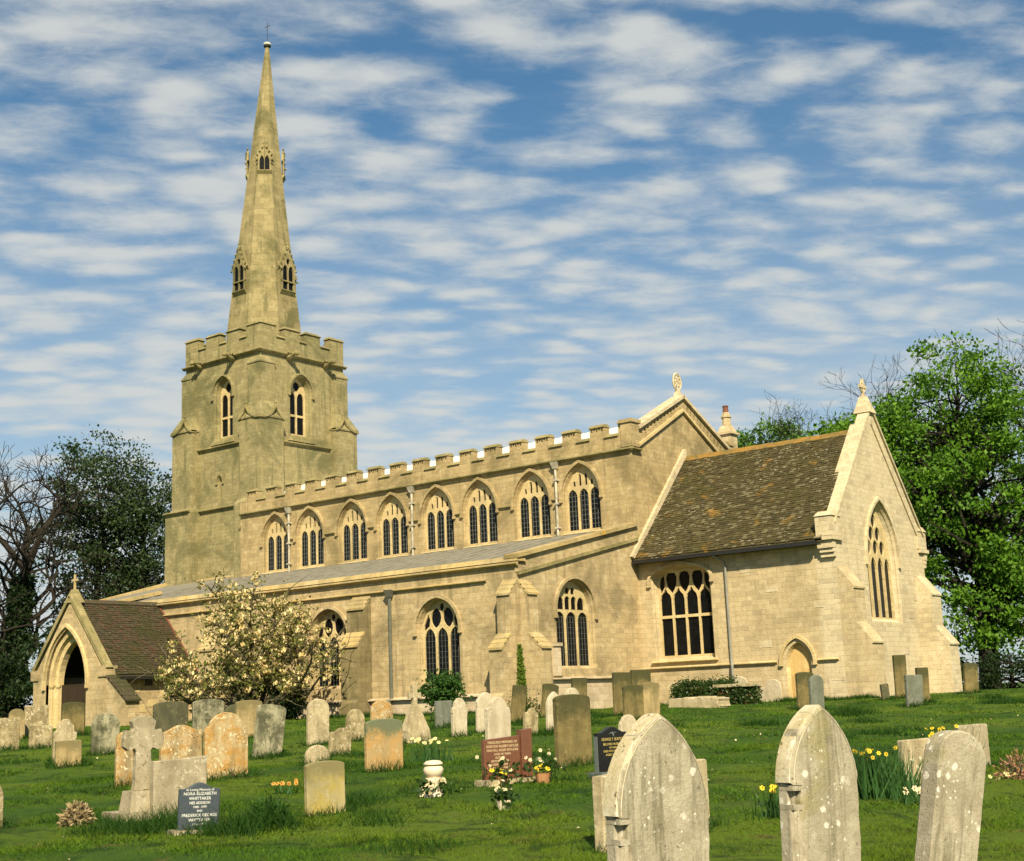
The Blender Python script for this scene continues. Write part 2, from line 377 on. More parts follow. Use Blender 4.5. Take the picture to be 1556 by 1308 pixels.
# ------------------------------------------------------------------ object helpers
def tag(o, label=None, cat=None, group=None, kind=None):
    for k, v in (('label', label), ('category', cat), ('group', group), ('kind', kind)):
        if v: o[k] = v
    return o
def link(name, mesh, parent=None, mat=None):
    o = bpy.data.objects.new(name, mesh); col.objects.link(o)
    if mat is not None and mesh is not None and not mesh.materials: mesh.materials.append(MATS[mat])
    if parent is not None: o.parent = parent
    return o
def empty(name, loc=(0, 0, 0), rz=0):
    o = bpy.data.objects.new(name, None); col.objects.link(o)
    o.location = loc; o.rotation_euler = (0, 0, rz); o.empty_display_size = .2
    return o
def mesh_np(name, V, F, k=3):
    me = bpy.data.meshes.new(name)
    V = np.asarray(V, np.float32); F = np.asarray(F, np.int32)
    me.vertices.add(len(V)); me.vertices.foreach_set('co', V.ravel())
    me.loops.add(F.size); me.loops.foreach_set('vertex_index', F.ravel())
    me.polygons.add(len(F)); me.polygons.foreach_set('loop_start', np.arange(0, F.size, k, dtype=np.int32))
    me.update(calc_edges=True)
    return me

class MB:
    def __init__(s): s.v, s.f = [], []
    def add(s, vs, fs):
        b = len(s.v); s.v += [tuple(v) for v in vs]; s.f += [tuple(b + i for i in f) for f in fs]; return s
    def box(s, x0, x1, y0, y1, z0, z1):
        return s.add([(x0, y0, z0), (x1, y0, z0), (x1, y1, z0), (x0, y1, z0), (x0, y0, z1), (x1, y0, z1), (x1, y1, z1), (x0, y1, z1)],
                     [(0, 3, 2, 1), (4, 5, 6, 7), (0, 1, 5, 4), (1, 2, 6, 5), (2, 3, 7, 6), (3, 0, 4, 7)])
    def hexa(s, b, t_):   # 4 bottom points, 4 top points
        return s.add(list(b) + list(t_), [(0, 3, 2, 1), (4, 5, 6, 7), (0, 1, 5, 4), (1, 2, 6, 5), (2, 3, 7, 6), (3, 0, 4, 7)])
    def plate(s, fr, outer, holes=(), d0=-.5, d1=0):
        polys = [list(outer)] + [list(h) for h in holes]
        flat = [p for q in polys for p in q]
        tris = tessellate_polygon([[Vector((a, b, 0)) for a, b in q] for q in polys])
        n = len(flat)
        V = [fr(a, b, d1) for a, b in flat] + [fr(a, b, d0) for a, b in flat]
        F = []
        for t3 in tris:
            (ax, ay), (bx, by), (cx, cy) = (flat[i] for i in t3)
            if (bx - ax) * (cy - ay) - (by - ay) * (cx - ax) < 0: t3 = t3[::-1]
            F.append(tuple(t3)); F.append(tuple(n + i for i in reversed(t3)))
        b = 0
        for qi, q in enumerate(polys):
            k = len(q)
            area = sum(q[i][0] * q[(i + 1) % k][1] - q[(i + 1) % k][0] * q[i][1] for i in range(k))
            for i in range(k):
                i0, i1 = b + i, b + (i + 1) % k
                f = (i1, i0, n + i0, n + i1)
                if (area < 0) != (qi > 0): f = f[::-1]
                F.append(f)
            b += k
        return s.add(V, F)
    def loft(s, A, B, closed=True):
        n = len(A); F = []
        for i in range(n if closed else n - 1):
            j = (i + 1) % n; F.append((i, j, n + j, n + i))
        return s.add(list(A) + list(B), F)
    def bar(s, p0, p1, w, h, up=(0, 0, 1), o=0.0):
        p0, p1, up = Vector(p0), Vector(p1), Vector(up)
        d = (p1 - p0).normalized(); sd_ = d.cross(up).normalized(); u2 = sd_.cross(d)
        q = []
        for p in (p0, p1):
            for a, b in ((-1, -1), (1, -1), (1, 1), (-1, 1)): q.append(p + sd_ * (a * w / 2) + u2 * (b * h / 2 + o))
        return s.add(q, [(0, 3, 2, 1), (4, 5, 6, 7), (0, 1, 5, 4), (1, 2, 6, 5), (2, 3, 7, 6), (3, 0, 4, 7)])
    def tube(s, pts, rad, n=6, cap=True):
        pts = [Vector(p) for p in pts]; k = len(pts)
        if isinstance(rad, (int, float)): rad = [rad] * k
        rings = []; prev = None
        for i, p in enumerate(pts):
            d = (pts[min(i + 1, k - 1)] - pts[max(i - 1, 0)]).normalized()
            if prev is None:
                a = Vector((1, 0, 0)) if abs(d.x) < .8 else Vector((0, 1, 0)); x = d.cross(a).normalized()
            else:
                x = (prev - d * prev.dot(d)).normalized()
            prev = x; y = d.cross(x)
            rings.append([p + (x * math.cos(t_ * 2 * math.pi / n) + y * math.sin(t_ * 2 * math.pi / n)) * rad[i] for t_ in range(n)])
        V = [v for r_ in rings for v in r_]; F = []
        for i in range(k - 1):
            for j in range(n):
                F.append((i * n + j, i * n + (j + 1) % n, (i + 1) * n + (j + 1) % n, (i + 1) * n + j))
        if cap: F += [tuple(range(n - 1, -1, -1)), tuple((k - 1) * n + j for j in range(n))]
        return s.add(V, F)
    def lathe(s, prof, c=(0, 0, 0), n=16):
        V = []; F = []
        for r_, z in prof:
            for j in range(n):
                a = 2 * math.pi * j / n; V.append((c[0] + r_ * math.cos(a), c[1] + r_ * math.sin(a), c[2] + z))
        for i in range(len(prof) - 1):
            for j in range(n): F.append((i * n + j, i * n + (j + 1) % n, (i + 1) * n + (j + 1) % n, (i + 1) * n + j))
        F += [tuple(range(n - 1, -1, -1)), tuple((len(prof) - 1) * n + j for j in range(n))]
        return s.add(V, F)
    def mesh(s, name, recalc=True, smooth=False):
        me = bpy.data.meshes.new(name); me.from_pydata(s.v, [], s.f); me.update()
        if recalc:
            bm = bmesh.new(); bm.from_mesh(me); bmesh.ops.recalc_face_normals(bm, faces=bm.faces); bm.to_mesh(me); bm.free()
        if smooth:
            for p_ in me.polygons: p_.use_smooth = True
        return me
    def build(s, name, mat, parent=None, recalc=True, smooth=False):
        return link(name, s.mesh(name, recalc, smooth), parent, mat)

SF = lambda y: (lambda a, b, d: (a, y - d, b))      # plane facing south
EF = lambda x: (lambda a, b, d: (x + d, a, b))      # plane facing east
def arch_pts(hw, rise, n=9):
    """right springing -> apex -> left springing, relative to (0, spring)"""
    P = []
    if rise >= hw:
        Rr = (hw * hw + rise * rise) / (2 * hw); c = hw - Rr
        a1 = math.atan2(rise, -c)
        for i in range(n): a = a1 * i / (n - 1); P.append((c + Rr * math.cos(a), Rr * math.sin(a)))
    else:
        for i in range(n):
            u = i / (n - 1); b0, b1, b2, b3 = (1 - u) ** 3, 3 * u * (1 - u) ** 2, 3 * u * u * (1 - u), u ** 3
            P.append((hw * b0 + hw * b1 + hw * .52 * b2, rise * .58 * b1 + rise * .80 * b2 + rise * b3))
    return P + [(-x, z) for x, z in P[-2::-1]]
def gothic(cx, hw, z0, zs, za, n=9):
    return [(cx - hw, z0), (cx + hw, z0)] + [(cx + x, zs + z) for x, z in arch_pts(hw, za - zs, n)]
def eye(cx, cz, hw, hh, n=5, tilt=0):
    up = arch_pts(hw, hh, n); pts = [(x, z) for x, z in up] + [(-x, -z) for x, z in up[1:-1]]
    ct, st = math.cos(tilt), math.sin(tilt)
    return [(cx + x * ct - z * st, cz + x * st + z * ct) for x, z in pts]
def band(mb, fr, inner, outer, d0, d1):
    n = len(inner)
    for i in range(n - 1):
        a, b, c_, d = inner[i], inner[i + 1], outer[i + 1], outer[i]
        mb.hexa([fr(*p_, d0) for p_ in (a, b, c_, d)], [fr(*p_, d1) for p_ in (a, b, c_, d)])
def hood(mb, fr, cx, hw, zs, za, off=.03, w=.11, d=.1, drop=.12):
    i = [(cx + hw + off, zs - drop)] + [(cx + x, zs + z) for x, z in arch_pts(hw + off, za - zs + off)] + [(cx - hw - off, zs - drop)]
    o = [(cx + hw + off + w, zs - drop)] + [(cx + x, zs + z) for x, z in arch_pts(hw + off + w, za - zs + off + w * 1.15)] + [(cx - hw - off - w, zs - drop)]
    band(mb, fr, i, o, -.02, d)
    for sg in (-1, 1):
        c_ = cx + sg * (hw + off + w / 2)
        q = [(c_ - .07, zs - drop - .11), (c_ + .07, zs - drop - .11), (c_ + .07, zs - drop - .002), (c_ - .07, zs - drop - .002)]
        mb.hexa([fr(*p_, -.02) for p_ in q], [fr(*p_, d + .01) for p_ in q])

def window(name, fr, cx, hw, z0, zs, za, e, dep, holes, mat, parent, lead=None, hood_=True, shift=None, mesh_cache=None, sill_up=.12, thin=.13):
    """hole outline (hw..) at the wall face, splayed to an inner outline at depth; tracery plate with its lights cut out, glass behind"""
    if mesh_cache and 'w' in mesh_cache: ms_ = mesh_cache
    else:
        ms_ = mesh_cache if mesh_cache is not None else {}
        A = gothic(cx, hw, z0, zs, za); A2 = gothic(cx, hw - e * .35, z0 + sill_up * .3, zs, za - e * .35)
        B = gothic(cx, hw - e, z0 + sill_up, zs, za - e)
        mb = MB(); P = lambda q, d: [fr(a, b, d) for a, b in q]
        mb.loft(P(A, .001), P(A2, -dep * .3)); mb.loft(P(A2, -dep * .3), P(A2, -dep * .5)); mb.loft(P(A2, -dep * .5), P(B, -dep))
        if hood_: hood(mb, fr, cx, hw, zs, za)
        ms_['w'] = mb.mesh(name); 
        ms_['t'] = MB().plate(fr, B, holes, -dep - thin, -dep + .002).mesh('tracery')
        ms_['g'] = MB().plate(fr, B, (), -dep - thin * .75, -dep - thin * .55).mesh('glass')
        if lead:
            x0, x1, q0, q1, sx_, sz_, th = lead; mb = MB()
            k = max(1, round((x1 - x0) / sx_))
            for i in range(k + 1):
                u = cx + x0 + (x1 - x0) * i / k
                mb.hexa([fr(*p_, -dep - thin * .54) for p_ in ((u - th, q0), (u + th, q0), (u + th, q1), (u - th, q1))], [fr(*p_, -dep - thin * .4) for p_ in ((u - th, q0), (u + th, q0), (u + th, q1), (u - th, q1))])
            k = max(1, round((q1 - q0) / sz_))
            for i in range(k + 1):
                u = q0 + (q1 - q0) * i / k
                mb.hexa([fr(*p_, -dep - thin * .53) for p_ in ((cx + x0, u - th), (cx + x1, u - th), (cx + x1, u + th), (cx + x0, u + th))], [fr(*p_, -dep - thin * .38) for p_ in ((cx + x0, u - th), (cx + x1, u - th), (cx + x1, u + th), (cx + x0, u + th))])
            ms_['l'] = mb.mesh('leading')
    w = link(name, ms_['w'], parent, mat)
    link('tracery', ms_['t'], w, 'dressed_stone'); link('glass', ms_['g'], w, 'glass')
    if 'l' in ms_: link('leading', ms_['l'], w, 'lead_lines')
    if shift: w.location = shift
    return w

def string(mb, fr, a0, a1, z, d=.11, h=.15, base=0):
    """moulded string course: sloping top, undercut"""
    d = d * 1.35; prof = [(base - .03, z + h * .55), (base + d, z + h * .12), (base + d, z - h * .12), (base + d * .75, z - h * .05), (base + d * .3, z - h * .45), (base - .03, z - h * .5)]
    V = [fr(a0, zz_, d_) for d_, zz_ in prof] + [fr(a1, zz_, d_) for d_, zz_ in prof]; n = len(prof)
    mb.add(V, [(i, (i + 1) % n, n + (i + 1) % n, n + i) for i in range(n)] + [tuple(range(n)), tuple(range(2 * n - 1, n - 1, -1))])

rnd = random.Random(7)
def strings(specs, mat, name='string_course'):
    for sp2 in specs:
        mb = MB(); string(mb, *sp2); C(name, mb, mat)

# ================================================================== ground
def axis(lo, hi, fine0, fine1, f, c_):
    a = list(np.arange(fine0, fine1, f)); x, st = fine0, f
    while x > lo: st = min(st * 1.25, c_); x -= st; a.insert(0, x)
    x, st = fine1, f; a.append(fine1)
    while x < hi: st = min(st * 1.25, c_); x += st; a.append(x)
    return np.array(a)
xs, ys = axis(-2500, 2500, -36, 30, .5, 250), axis(-400, 3500, -48, 8, .5, 250)
X, Y = np.meshgrid(xs, ys)
Z = gz(X, Y)
near = (X > -45) & (X < 35) & (Y > -55) & (Y < 12)
bump = np.array([mnoise.fractal(Vector((x * .35, y * .35, 3.1)), 1, 2, 3) if nn else 0 for x, y, nn in zip(X.ravel(), Y.ravel(), near.ravel())]).reshape(X.shape)
bump2 = np.array([mnoise.fractal(Vector((x * 1.3, y * 1.3, 9.1)), 1, 2, 2) if nn else 0 for x, y, nn in zip(X.ravel(), Y.ravel(), near.ravel())]).reshape(X.shape)
Z = Z + bump * .07 + bump2 * .035
nx = len(xs); idx = np.arange(X.size).reshape(X.shape)
F = np.stack([idx[:-1, :-1], idx[:-1, 1:], idx[1:, 1:], idx[1:, :-1]], -1).reshape(-1, 4)
me = mesh_np('ground', np.stack([X, Y, Z], -1).reshape(-1, 3), F, 4)
for p_ in me.polygons: p_.use_smooth = True
tag(link('ground', me, None, 'grass_ground'), 'sloping mown churchyard lawn', 'lawn', kind='structure')
def gh(x, y):
    i = int(np.clip(np.searchsorted(xs, x) - 1, 0, len(xs) - 2)); j = int(np.clip(np.searchsorted(ys, y) - 1, 0, len(ys) - 2))
    u = (x - xs[i]) / (xs[i + 1] - xs[i]); v = (y - ys[j]) / (ys[j + 1] - ys[j])
    return float(Z[j, i] * (1 - u) * (1 - v) + Z[j, i + 1] * u * (1 - v) + Z[j + 1, i] * (1 - u) * v + Z[j + 1, i + 1] * u * v)

# ================================================================== church
church = empty('church', (-15, 0, 0))
tag(church, 'honey limestone parish church with tall stone spire, battlemented nave and tiled chancel', 'church')
class Rel:  # parent whose parts keep world coordinates
    pass
def C(name, mb, mat, parent=None, recalc=True, smooth=False):
    o = mb.build(name, mat, parent if parent else church, recalc, smooth)
    if not parent: o.location = (15, 0, 0)
    return o
OFF = Vector((15, 0, 0))
W_ = 8.27; MID = W_ / 2

# ---- chancel
fs, fe = SF(0), EF(0)
cwin = gothic(-6.5, 1.32, 1.62, 4.72, 5.25); door = gothic(-1.78, .5, -.4, 1.3, 2.03)
C('chancel_wall', MB().plate(fs, [(-8.4, -.4), (-.8, -.4), (-.8, 5.66), (-8.4, 5.66)], [cwin, door], -.8, 0), 'chancel_stone')
ewin = gothic(MID, 1.45, 2.7, 5.05, 7.35)
C('chancel_gable', MB().plate(fe, [(0, -.4), (W_, -.4), (W_, 5.7), (MID, 10.5), (0, 5.7)], [ewin], -.8, 0), 'gable_stone')
C('chancel_wall', MB().box(-8.4, -.8, W_ - .8, W_, -.4, 5.6), 'chancel_stone')
# windows
h = []
for i in range(4):
    xm = -6.5 + (i - 1.5) * .585
    h.append([(xm - .25, 1.82), (xm + .25, 1.82), (xm + .25, 3.25), (xm - .25, 3.25)])
    h.append([(xm - .25, 3.36), (xm + .25, 3.36), (xm + .25, 3.98), (xm + .21, 4.14), (xm + .09, 4.26), (xm, 4.44), (xm - .09, 4.26), (xm - .21, 4.14), (xm - .25, 3.98)])
for i in range(3):
    xm = -6.5 + (i - 1) * .585
    h.append([(xm, 4.20), (xm + .13, 4.36), (xm + .22, 4.56), (xm + .25, 4.82), (xm + .18, 4.99), (xm, 5.05 if i == 1 else 5.02), (xm - .18, 4.99), (xm - .25, 4.82), (xm - .22, 4.56), (xm - .13, 4.36)])
for sg in (-1, 1): h.append([(-6.5 + sg * .93, 4.42), (-6.5 + sg * 1.10, 4.20), (-6.5 + sg * 1.14, 4.60), (-6.5 + sg * 1.06, 4.84), (-6.5 + sg * .90, 4.95), (-6.5 + sg * .88, 4.6)][::sg])
w = window('chancel_window', fs, -6.5, 1.32, 1.62, 4.72, 5.25, .11, .30, h, 'chancel_stone', church); w.location = OFF
h = []
for i in range(4):
    x0 = MID - .97 + i * .66 - .225 + .205; h.append(gothic(MID + (i - 1.5) * .62, .24, 2.90, 4.75, 5.2, 5))
for n_, z_ in ((3, 5.55), (2, 6.08), (1, 6.6)):
    for i in range(n_): h.append(eye(MID + (i - (n_ - 1) / 2) * .6, z_, .22, .30))
w = window('east_window', fe, MID, 1.45, 2.7, 5.05, 7.35, .14, .24, h, 'gable_stone', church, sill_up=.14, thin=.12); w.location = OFF
# blocked priest's door
mb = MB(); hood(mb, fs, -1.78, .60, 1.32, 2.15, .02, .11, .1, .02)
mb.loft([fs(a, b, .002) for a, b in gothic(-1.78, .5, -.39, 1.3, 2.03)], [fs(a, b, -.2) for a, b in gothic(-1.78, .43, -.39, 1.3, 1.95)])
dd = C('priest_door', mb, 'dressed_stone')
MB().plate(fs, gothic(-1.78, .46, -.38, 1.3, 1.99), (), -.3, -.19).build('infill', 'ochre_infill', dd)
# string course
strings([(fs, -8.36, -2.62, 1.36, .09, .13), (fs, -.98, -.2, 1.36, .09, .13)], 'dressed_stone')
mb = MB(); string(mb, fs, -7.95, -5.05, 1.58, .1, .12); C('window_sill', mb, 'dressed_stone')
# scattered renewed blocks
for (x, z, w2, h2) in ((-3.3, 1.9, .5, .26), (-5.0, 1.0, .6, .3), (-1.0, 3.2, .4, .25), (-2.9, 3.9, .5, .22), (-.55, .6, .5, .28), (-3.9, 4.7, .45, .22)):
    C('renewed_block', MB().plate(fs, [(x, z), (x + w2, z), (x + w2, z + h2), (x, z + h2)], (), -.05, .012), 'gable_stone')
for (y, z, w2, h2) in ((6.2, 2.9, .55, .3), (6.9, 3.6, .4, .28), (1.6, 4.2, .5, .26), (5.4, 1.5, .5, .3)):
    C('renewed_block', MB().plate(fe, [(y, z), (y + w2, z), (y + w2, z + h2), (y, z + h2)], (), -.05, .012), 'plinth_stone')
# east buttresses, flush with the side walls, stepping out to the east
for y0, y1 in ((0, .95), (W_ - .95, W_)):
    prof = [(0, -.4), (1.08, -.4), (1.08, 1.82), (1.13, 1.84), (1.13, 1.9), (.56, 2.62), (.56, 3.78), (.61, 3.8), (.61, 3.86), (0, 4.62)]
    C('buttress', MB().plate(lambda a, b, d: (a, y0 + .95 + d - .95 if False else y0 - d, b), prof, (), -(y1 - y0), 0), 'chancel_stone' if y0 == 0 else 'gable_stone')
# kneelers and coping
for sg, y0 in ((1, 0), (-1, W_)):
    mb = MB(); yy = lambda v: y0 + sg * v
    def kb(a0, a1, b0, b1, z0, z1): mb.box(a0, a1, min(yy(b0), yy(b1)), max(yy(b0), yy(b1)), z0, z1)
    kb(-.55, .06, -.32, .55, 5.72, 6.42); kb(-.6, .12, -.38, .5, 5.56, 5.70); kb(-.55, .05, -.28, .0, 5.28, 5.55); kb(-.5, .045, -.21, .0, 5.12, 5.26); kb(-.5, .04, -.14, .0, 4.96, 5.10)
    mb.hexa([(-.58, yy(-.36), 6.43), (.1, yy(-.36), 6.43), (.1, yy(.5), 6.43), (-.58, yy(.5), 6.43)], [(-.5, yy(-.1), 6.62), (.04, yy(-.1), 6.62), (.04, yy(.5), 6.62), (-.5, yy(.5), 6.62)])
    C('kneeler', mb, 'gable_stone')
    mb = MB(); mb.plate(EF(.05), [(yy(.0), 6.15), (yy(.0), 5.6), (yy(MID), 10.38), (yy(MID), 10.93)][::sg], (), -.40, 0)
    mb.plate(EF(.12), [(yy(.05), 6.36), (yy(.0), 6.2), (yy(MID), 10.96), (yy(MID), 11.12)][::sg], (), -.46, 0)
    C('gable_coping', mb, 'gable_stone')
mb = MB(); mb.hexa([(-.5, MID - .34, 10.8), (.16, MID - .34, 10.8), (.16, MID + .34, 10.8), (-.5, MID + .34, 10.8)], [(-.3, MID - .1, 11.5), (-.04, MID - .1, 11.5), (-.04, MID + .1, 11.5), (-.3, MID + .1, 11.5)])
ap = C('gable_apex', mb, 'gable_stone')
mb = MB(); mb.box(-.22, -.12, MID - .05, MID + .05, 11.5, 12.2)
mb.box(-.23, -.11, MID - .28, MID + .28, 11.82, 11.93)
ring = [(-.17, MID + .2 * math.cos(a), 11.875 + .2 * math.sin(a)) for a in np.linspace(0, 2 * math.pi, 13)]
mb.tube(ring, .045, 5)
C('gable_cross', mb, 'gable_stone')
# roof with real tile courses
def tiles(origin, along, up, length, slope, tw, th, thick, name, mat, seed, lift=.03):
    rs = np.random.RandomState(seed); along, up = np.array(along, float), np.array(up, float)
    nrm = np.cross(along, up); V, F = [], []
    rows = int(slope / th)
    for r_ in range(rows):
        x = -tw * rs.rand()
        while x < length:
            w2 = tw * (.85 + .3 * rs.rand()); a0, a1 = max(x + .003, 0), min(x + w2 - .003, length); x += w2
            if a1 - a0 < .02: continue
            j = rs.randn() * .006; s0, s1 = r_ * th + rs.randn() * .006, min((r_ + 1.6) * th, slope)
            t0, t1 = lift + thick + j, lift * .3 + j
            P = [origin + along * a + up * s_ + nrm * t_ for a, s_, t_ in ((a0, s0, t0 - thick), (a1, s0, t0 - thick), (a1, s0, t0), (a0, s0, t0), (a1, s1, t1), (a0, s1, t1))]
            b = len(V); V += P; F += [(b, b + 1, b + 2, b + 3), (b + 3, b + 2, b + 4, b + 5)]
    me_ = mesh_np(name, V, F, 4)
    o = link(name, me_, church, mat); o.location = OFF; o['kind'] = 'stuff'; return o
ez, ey, rz_ = 5.52, -.38, 10.05
sl = math.hypot(MID - ey, rz_ - ez); upv = np.array([0, (MID - ey) / sl, (rz_ - ez) / sl])
mb = MB()
mb.hexa([(-8.4, ey, ez), (-.3, ey, ez), (-.3, MID, rz_), (-8.4, MID, rz_)], [(-8.4, ey, ez + .1), (-.3, ey, ez + .1), (-.3, MID, rz_ + .1), (-8.4, MID, rz_ + .1)])
mb.hexa([(-8.4, MID, rz_), (-.3, MID, rz_), (-.3, W_ + .38, ez), (-8.4, W_ + .38, ez)], [(-8.4, MID, rz_ + .1), (-.3, MID, rz_ + .1), (-.3, W_ + .38, ez + .1), (-8.4, W_ + .38, ez + .1)])
C('chancel_roof', mb, 'chancel_tiles')
tiles(np.array([-8.4, ey, ez + .1]), (1, 0, 0), upv, 8.1, sl, .20, .125, .022, 'roof_tiles', 'chancel_tiles', 3)
i = 0; x = -8.38
while x < -.5:
    x1 = min(x + .42, -.45); z0 = rz_ + .1 + rnd.uniform(-.008, .012)
    C('ridge_tile', MB().hexa([(x, MID - .17, z0 - .1), (x1 - .006, MID - .17, z0 - .1), (x1 - .006, MID + .17, z0 - .1), (x, MID + .17, z0 - .1)], [(x, MID - .05, z0 + .1), (x1 - .006, MID - .05, z0 + .1), (x1 - .006, MID + .05, z0 + .1), (x, MID + .05, z0 + .1)]), 'orange_ridge')
    x += .42
# raised weathering where the roof meets the nave
mb = MB(); mb.plate(EF(-8.4), [(-.55, 5.72), (-.35, 5.62), (MID, 10.28), (MID, 10.55), (MID - .12, 10.55)], (), -.01, .13); C('roof_flashing', mb, 'gable_stone')
mb = MB(); mb.box(-8.35, -.5, -.52, -.38, 5.42, 5.56); mb.box(-8.35, -.55, -.37, -.01, 5.44, 5.50); C('gutter', mb, 'gutter_black')
def pipe(pts, r, mat, hopper=None, name='downpipe', brackets=()):
    o = C(name, MB().tube(pts, r, 8), mat)
    if hopper:
        x, y, z = hopper
        MB().hexa([(x - .08, y - .08, z - .12), (x + .08, y - .08, z - .12), (x + .08, y + .08, z - .12), (x - .08, y + .08, z - .12)], [(x - .17, y - .16, z + .16), (x + .17, y - .16, z + .16), (x + .17, y + .1, z + .16), (x - .17, y + .1, z + .16)]).build('hopper', mat, o)
    for z in brackets:
        x, y = pts[-1][0], pts[-1][1]; MB().box(x - r * 2, x + r * 2, y - r * 1.4, y + r * 1.6, z - .03, z + .03).build('bracket', mat, o)
    return o
pipe([(-4.72, -.42, 5.5), (-4.72, -.42, 5.38), (-4.5, -.1, 5.2), (-4.45, -.1, 5.0), (-4.45, -.1, 1.55), (-4.36, -.24, 1.3), (-4.36, -.24, .0)], .05, 'pipe_grey', None)

# ---- nave
NE = -8.4; NW = -31.95
ap_ = [-10.95 + d for d in (0, -2.55, -5.4, -7.85, -10.6, -13.15, -16.0, -18.4)]
holes = [gothic(x, .93, 7.0, 8.55, 9.85) for x in ap_]
C('nave_wall', MB().plate(SF(0), [(NW, 5), (NE - .8, 5), (NE - .8, 10.13), (NW, 10.13)], holes, -.8, 0), 'nave_stone')
C('nave_gable', MB().plate(EF(NE), [(0, -.4), (W_, -.4), (W_, 10.3), (MID, 12.3), (0, 10.3)], (), -.8, 0), 'nave_stone')
C('nave_wall', MB().box(NW, NE - .8, W_ - .8, W_, -.4, 10.7), 'nave_stone')
cache = {}
h = []
for i in range(3): h.append(gothic(-10.95 + (i - 1) * .555, .235, 7.14, 8.50, 8.84, 5))
for x, top in ((-.45, 9.08), (-.16, 9.36), (.14, 9.36), (.43, 9.08)): h.append(gothic(-10.95 + x, .065, 8.96, top, top + .12, 3))
for k_, x in enumerate(ap_):
    w = window('clerestory_window', SF(0), -10.95, .93, 7.0, 8.55, 9.85, .08, .18, h, 'nave_stone', church, (-.79, .79, 7.14, 8.75, .16, .2, .008), mesh_cache=cache)
    w.location = OFF + Vector((x + 10.95, 0, 0))
mb = MB(); string(mb, SF(0), NW, NE + .1, 10.12, .14, .18); string(mb, EF(NE), -.1, .6, 10.12, .14, .18); C('string_course', mb, 'dark_coping')  # darker stone stands for dirt and for the shadow line under the moulding
strings([(SF(0), b + 1.08, a - 1.08, 8.5, .08, .12) for a, b in zip(ap_[:-1], ap_[1:])], 'dark_coping', 'hood_string')
strings([(SF(0), x - .98, x + .98, 6.98, .06, .1) for x in ap_], 'dressed_stone', 'window_sill')
# parapet with pierced frieze, merlons and copings
em0, per, gap = -9.65, 1.405, .70
C('parapet', MB().plate(SF(-.03), [(NW, 10.2), (NE, 10.2), (NE, 10.72), (NW, 10.72)], (), -.4, 0), 'nave_stone')
def trefoils(x0, x1, z, n_, r_=.06):
    w2 = (x1 - x0) / n_; return [[(x0 + (i + .5) * w2 - r_, z - r_), (x0 + (i + .5) * w2 + r_, z - r_), (x0 + (i + .5) * w2, z + r_)] if i % 2 == 0 else [(x0 + (i + .5) * w2 - r_, z + r_), (x0 + (i + .5) * w2, z - r_), (x0 + (i + .5) * w2 + r_, z + r_)] for i in range(n_)]
mw = per - gap
mer = MB(); mer.plate(SF(-.03), [(0, 10.722), (mw, 10.722), (mw, 11.2), (0, 11.2)], (), -.4, -.06); mer.plate(SF(-.03), [(0, 10.721), (mw, 10.721), (mw, 11.2), (0, 11.2)], trefoils(.04, mw - .04, 11.1, 5), -.06, 0)
mer = mer.mesh('merlon')
def coping_mesh(w2, z, name='coping'):
    return MB().hexa([(-.03, -.1, z), (w2 + .03, -.1, z), (w2 + .03, .42, z), (-.03, .42, z)], [(-.01, .03, z + .13), (w2 + .01, .03, z + .13), (w2 + .01, .3, z + .13), (-.01, .3, z + .13)]).mesh(name)
mcop = coping_mesh(mw, 11.2); ecop = coping_mesh(gap - .06, 10.722, 'embrasure_coping')
efr = MB().plate(SF(-.005), [(0, 10.46), (gap - .06, 10.46), (gap - .06, 10.7), (0, 10.7)], trefoils(.02, gap - .08, 10.6, 5), -.034, 0).mesh('frieze')
k = 0; x = em0
while True:
    ex = em0 - k * per        # embrasure from ex to ex+gap
    if ex < NW + .1: break
    e_ = link('embrasure_coping', ecop, church, 'dark_coping'); e_.location = OFF + Vector((ex + .03, 0, 0))
    f_ = link('frieze', efr, e_, 'dark_coping')
    if ex - mw > NW - .3:
        m_ = link('merlon', mer, church, 'nave_stone'); m_.location = OFF + Vector((ex - mw, 0, 0)); link('coping', mcop, m_, 'dark_coping')
    k += 1
x0 = em0 + gap; lw = NE - x0
mb = MB(); mb.plate(SF(-.03), [(x0, 10.722), (NE, 10.722), (NE, 11.2), (x0, 11.2)], (), -.4, -.06); mb.plate(SF(-.03), [(x0, 10.721), (NE, 10.721), (NE, 11.2), (x0, 11.2)], trefoils(x0 + .04, NE - .04, 11.1, 4), -.06, 0)
m_ = C('merlon', mb, 'nave_stone'); o = link('coping', coping_mesh(lw + .05, 11.2), m_, 'dark_coping'); o.location = (x0, 0, 0)
# nave roof, pale lead
mb = MB()
mb.hexa([(NW, .44, 10.62), (NE - .55, .44, 10.62), (NE - .55, MID, 11.98), (NW, MID, 11.98)], [(NW, .44, 10.7), (NE - .55, .44, 10.7), (NE - .55, MID, 12.06), (NW, MID, 12.06)])
mb.hexa([(NW, MID, 11.98), (NE - .55, MID, 11.98), (NE - .55, W_, 10.62), (NW, W_, 10.62)], [(NW, MID, 12.06), (NE - .55, MID, 12.06), (NE - .55, W_, 10.7), (NW, W_, 10.7)])
rf = C('nave_roof', mb, 'pale_lead')
sl2 = math.hypot(MID - .44, 1.63)
for i in range(28):
    x = NW + .5 + i * .8; MB().bar((x, .46, 10.71), (x, MID, 12.07), .05, .05).build('lead_roll', 'pale_lead', rf)
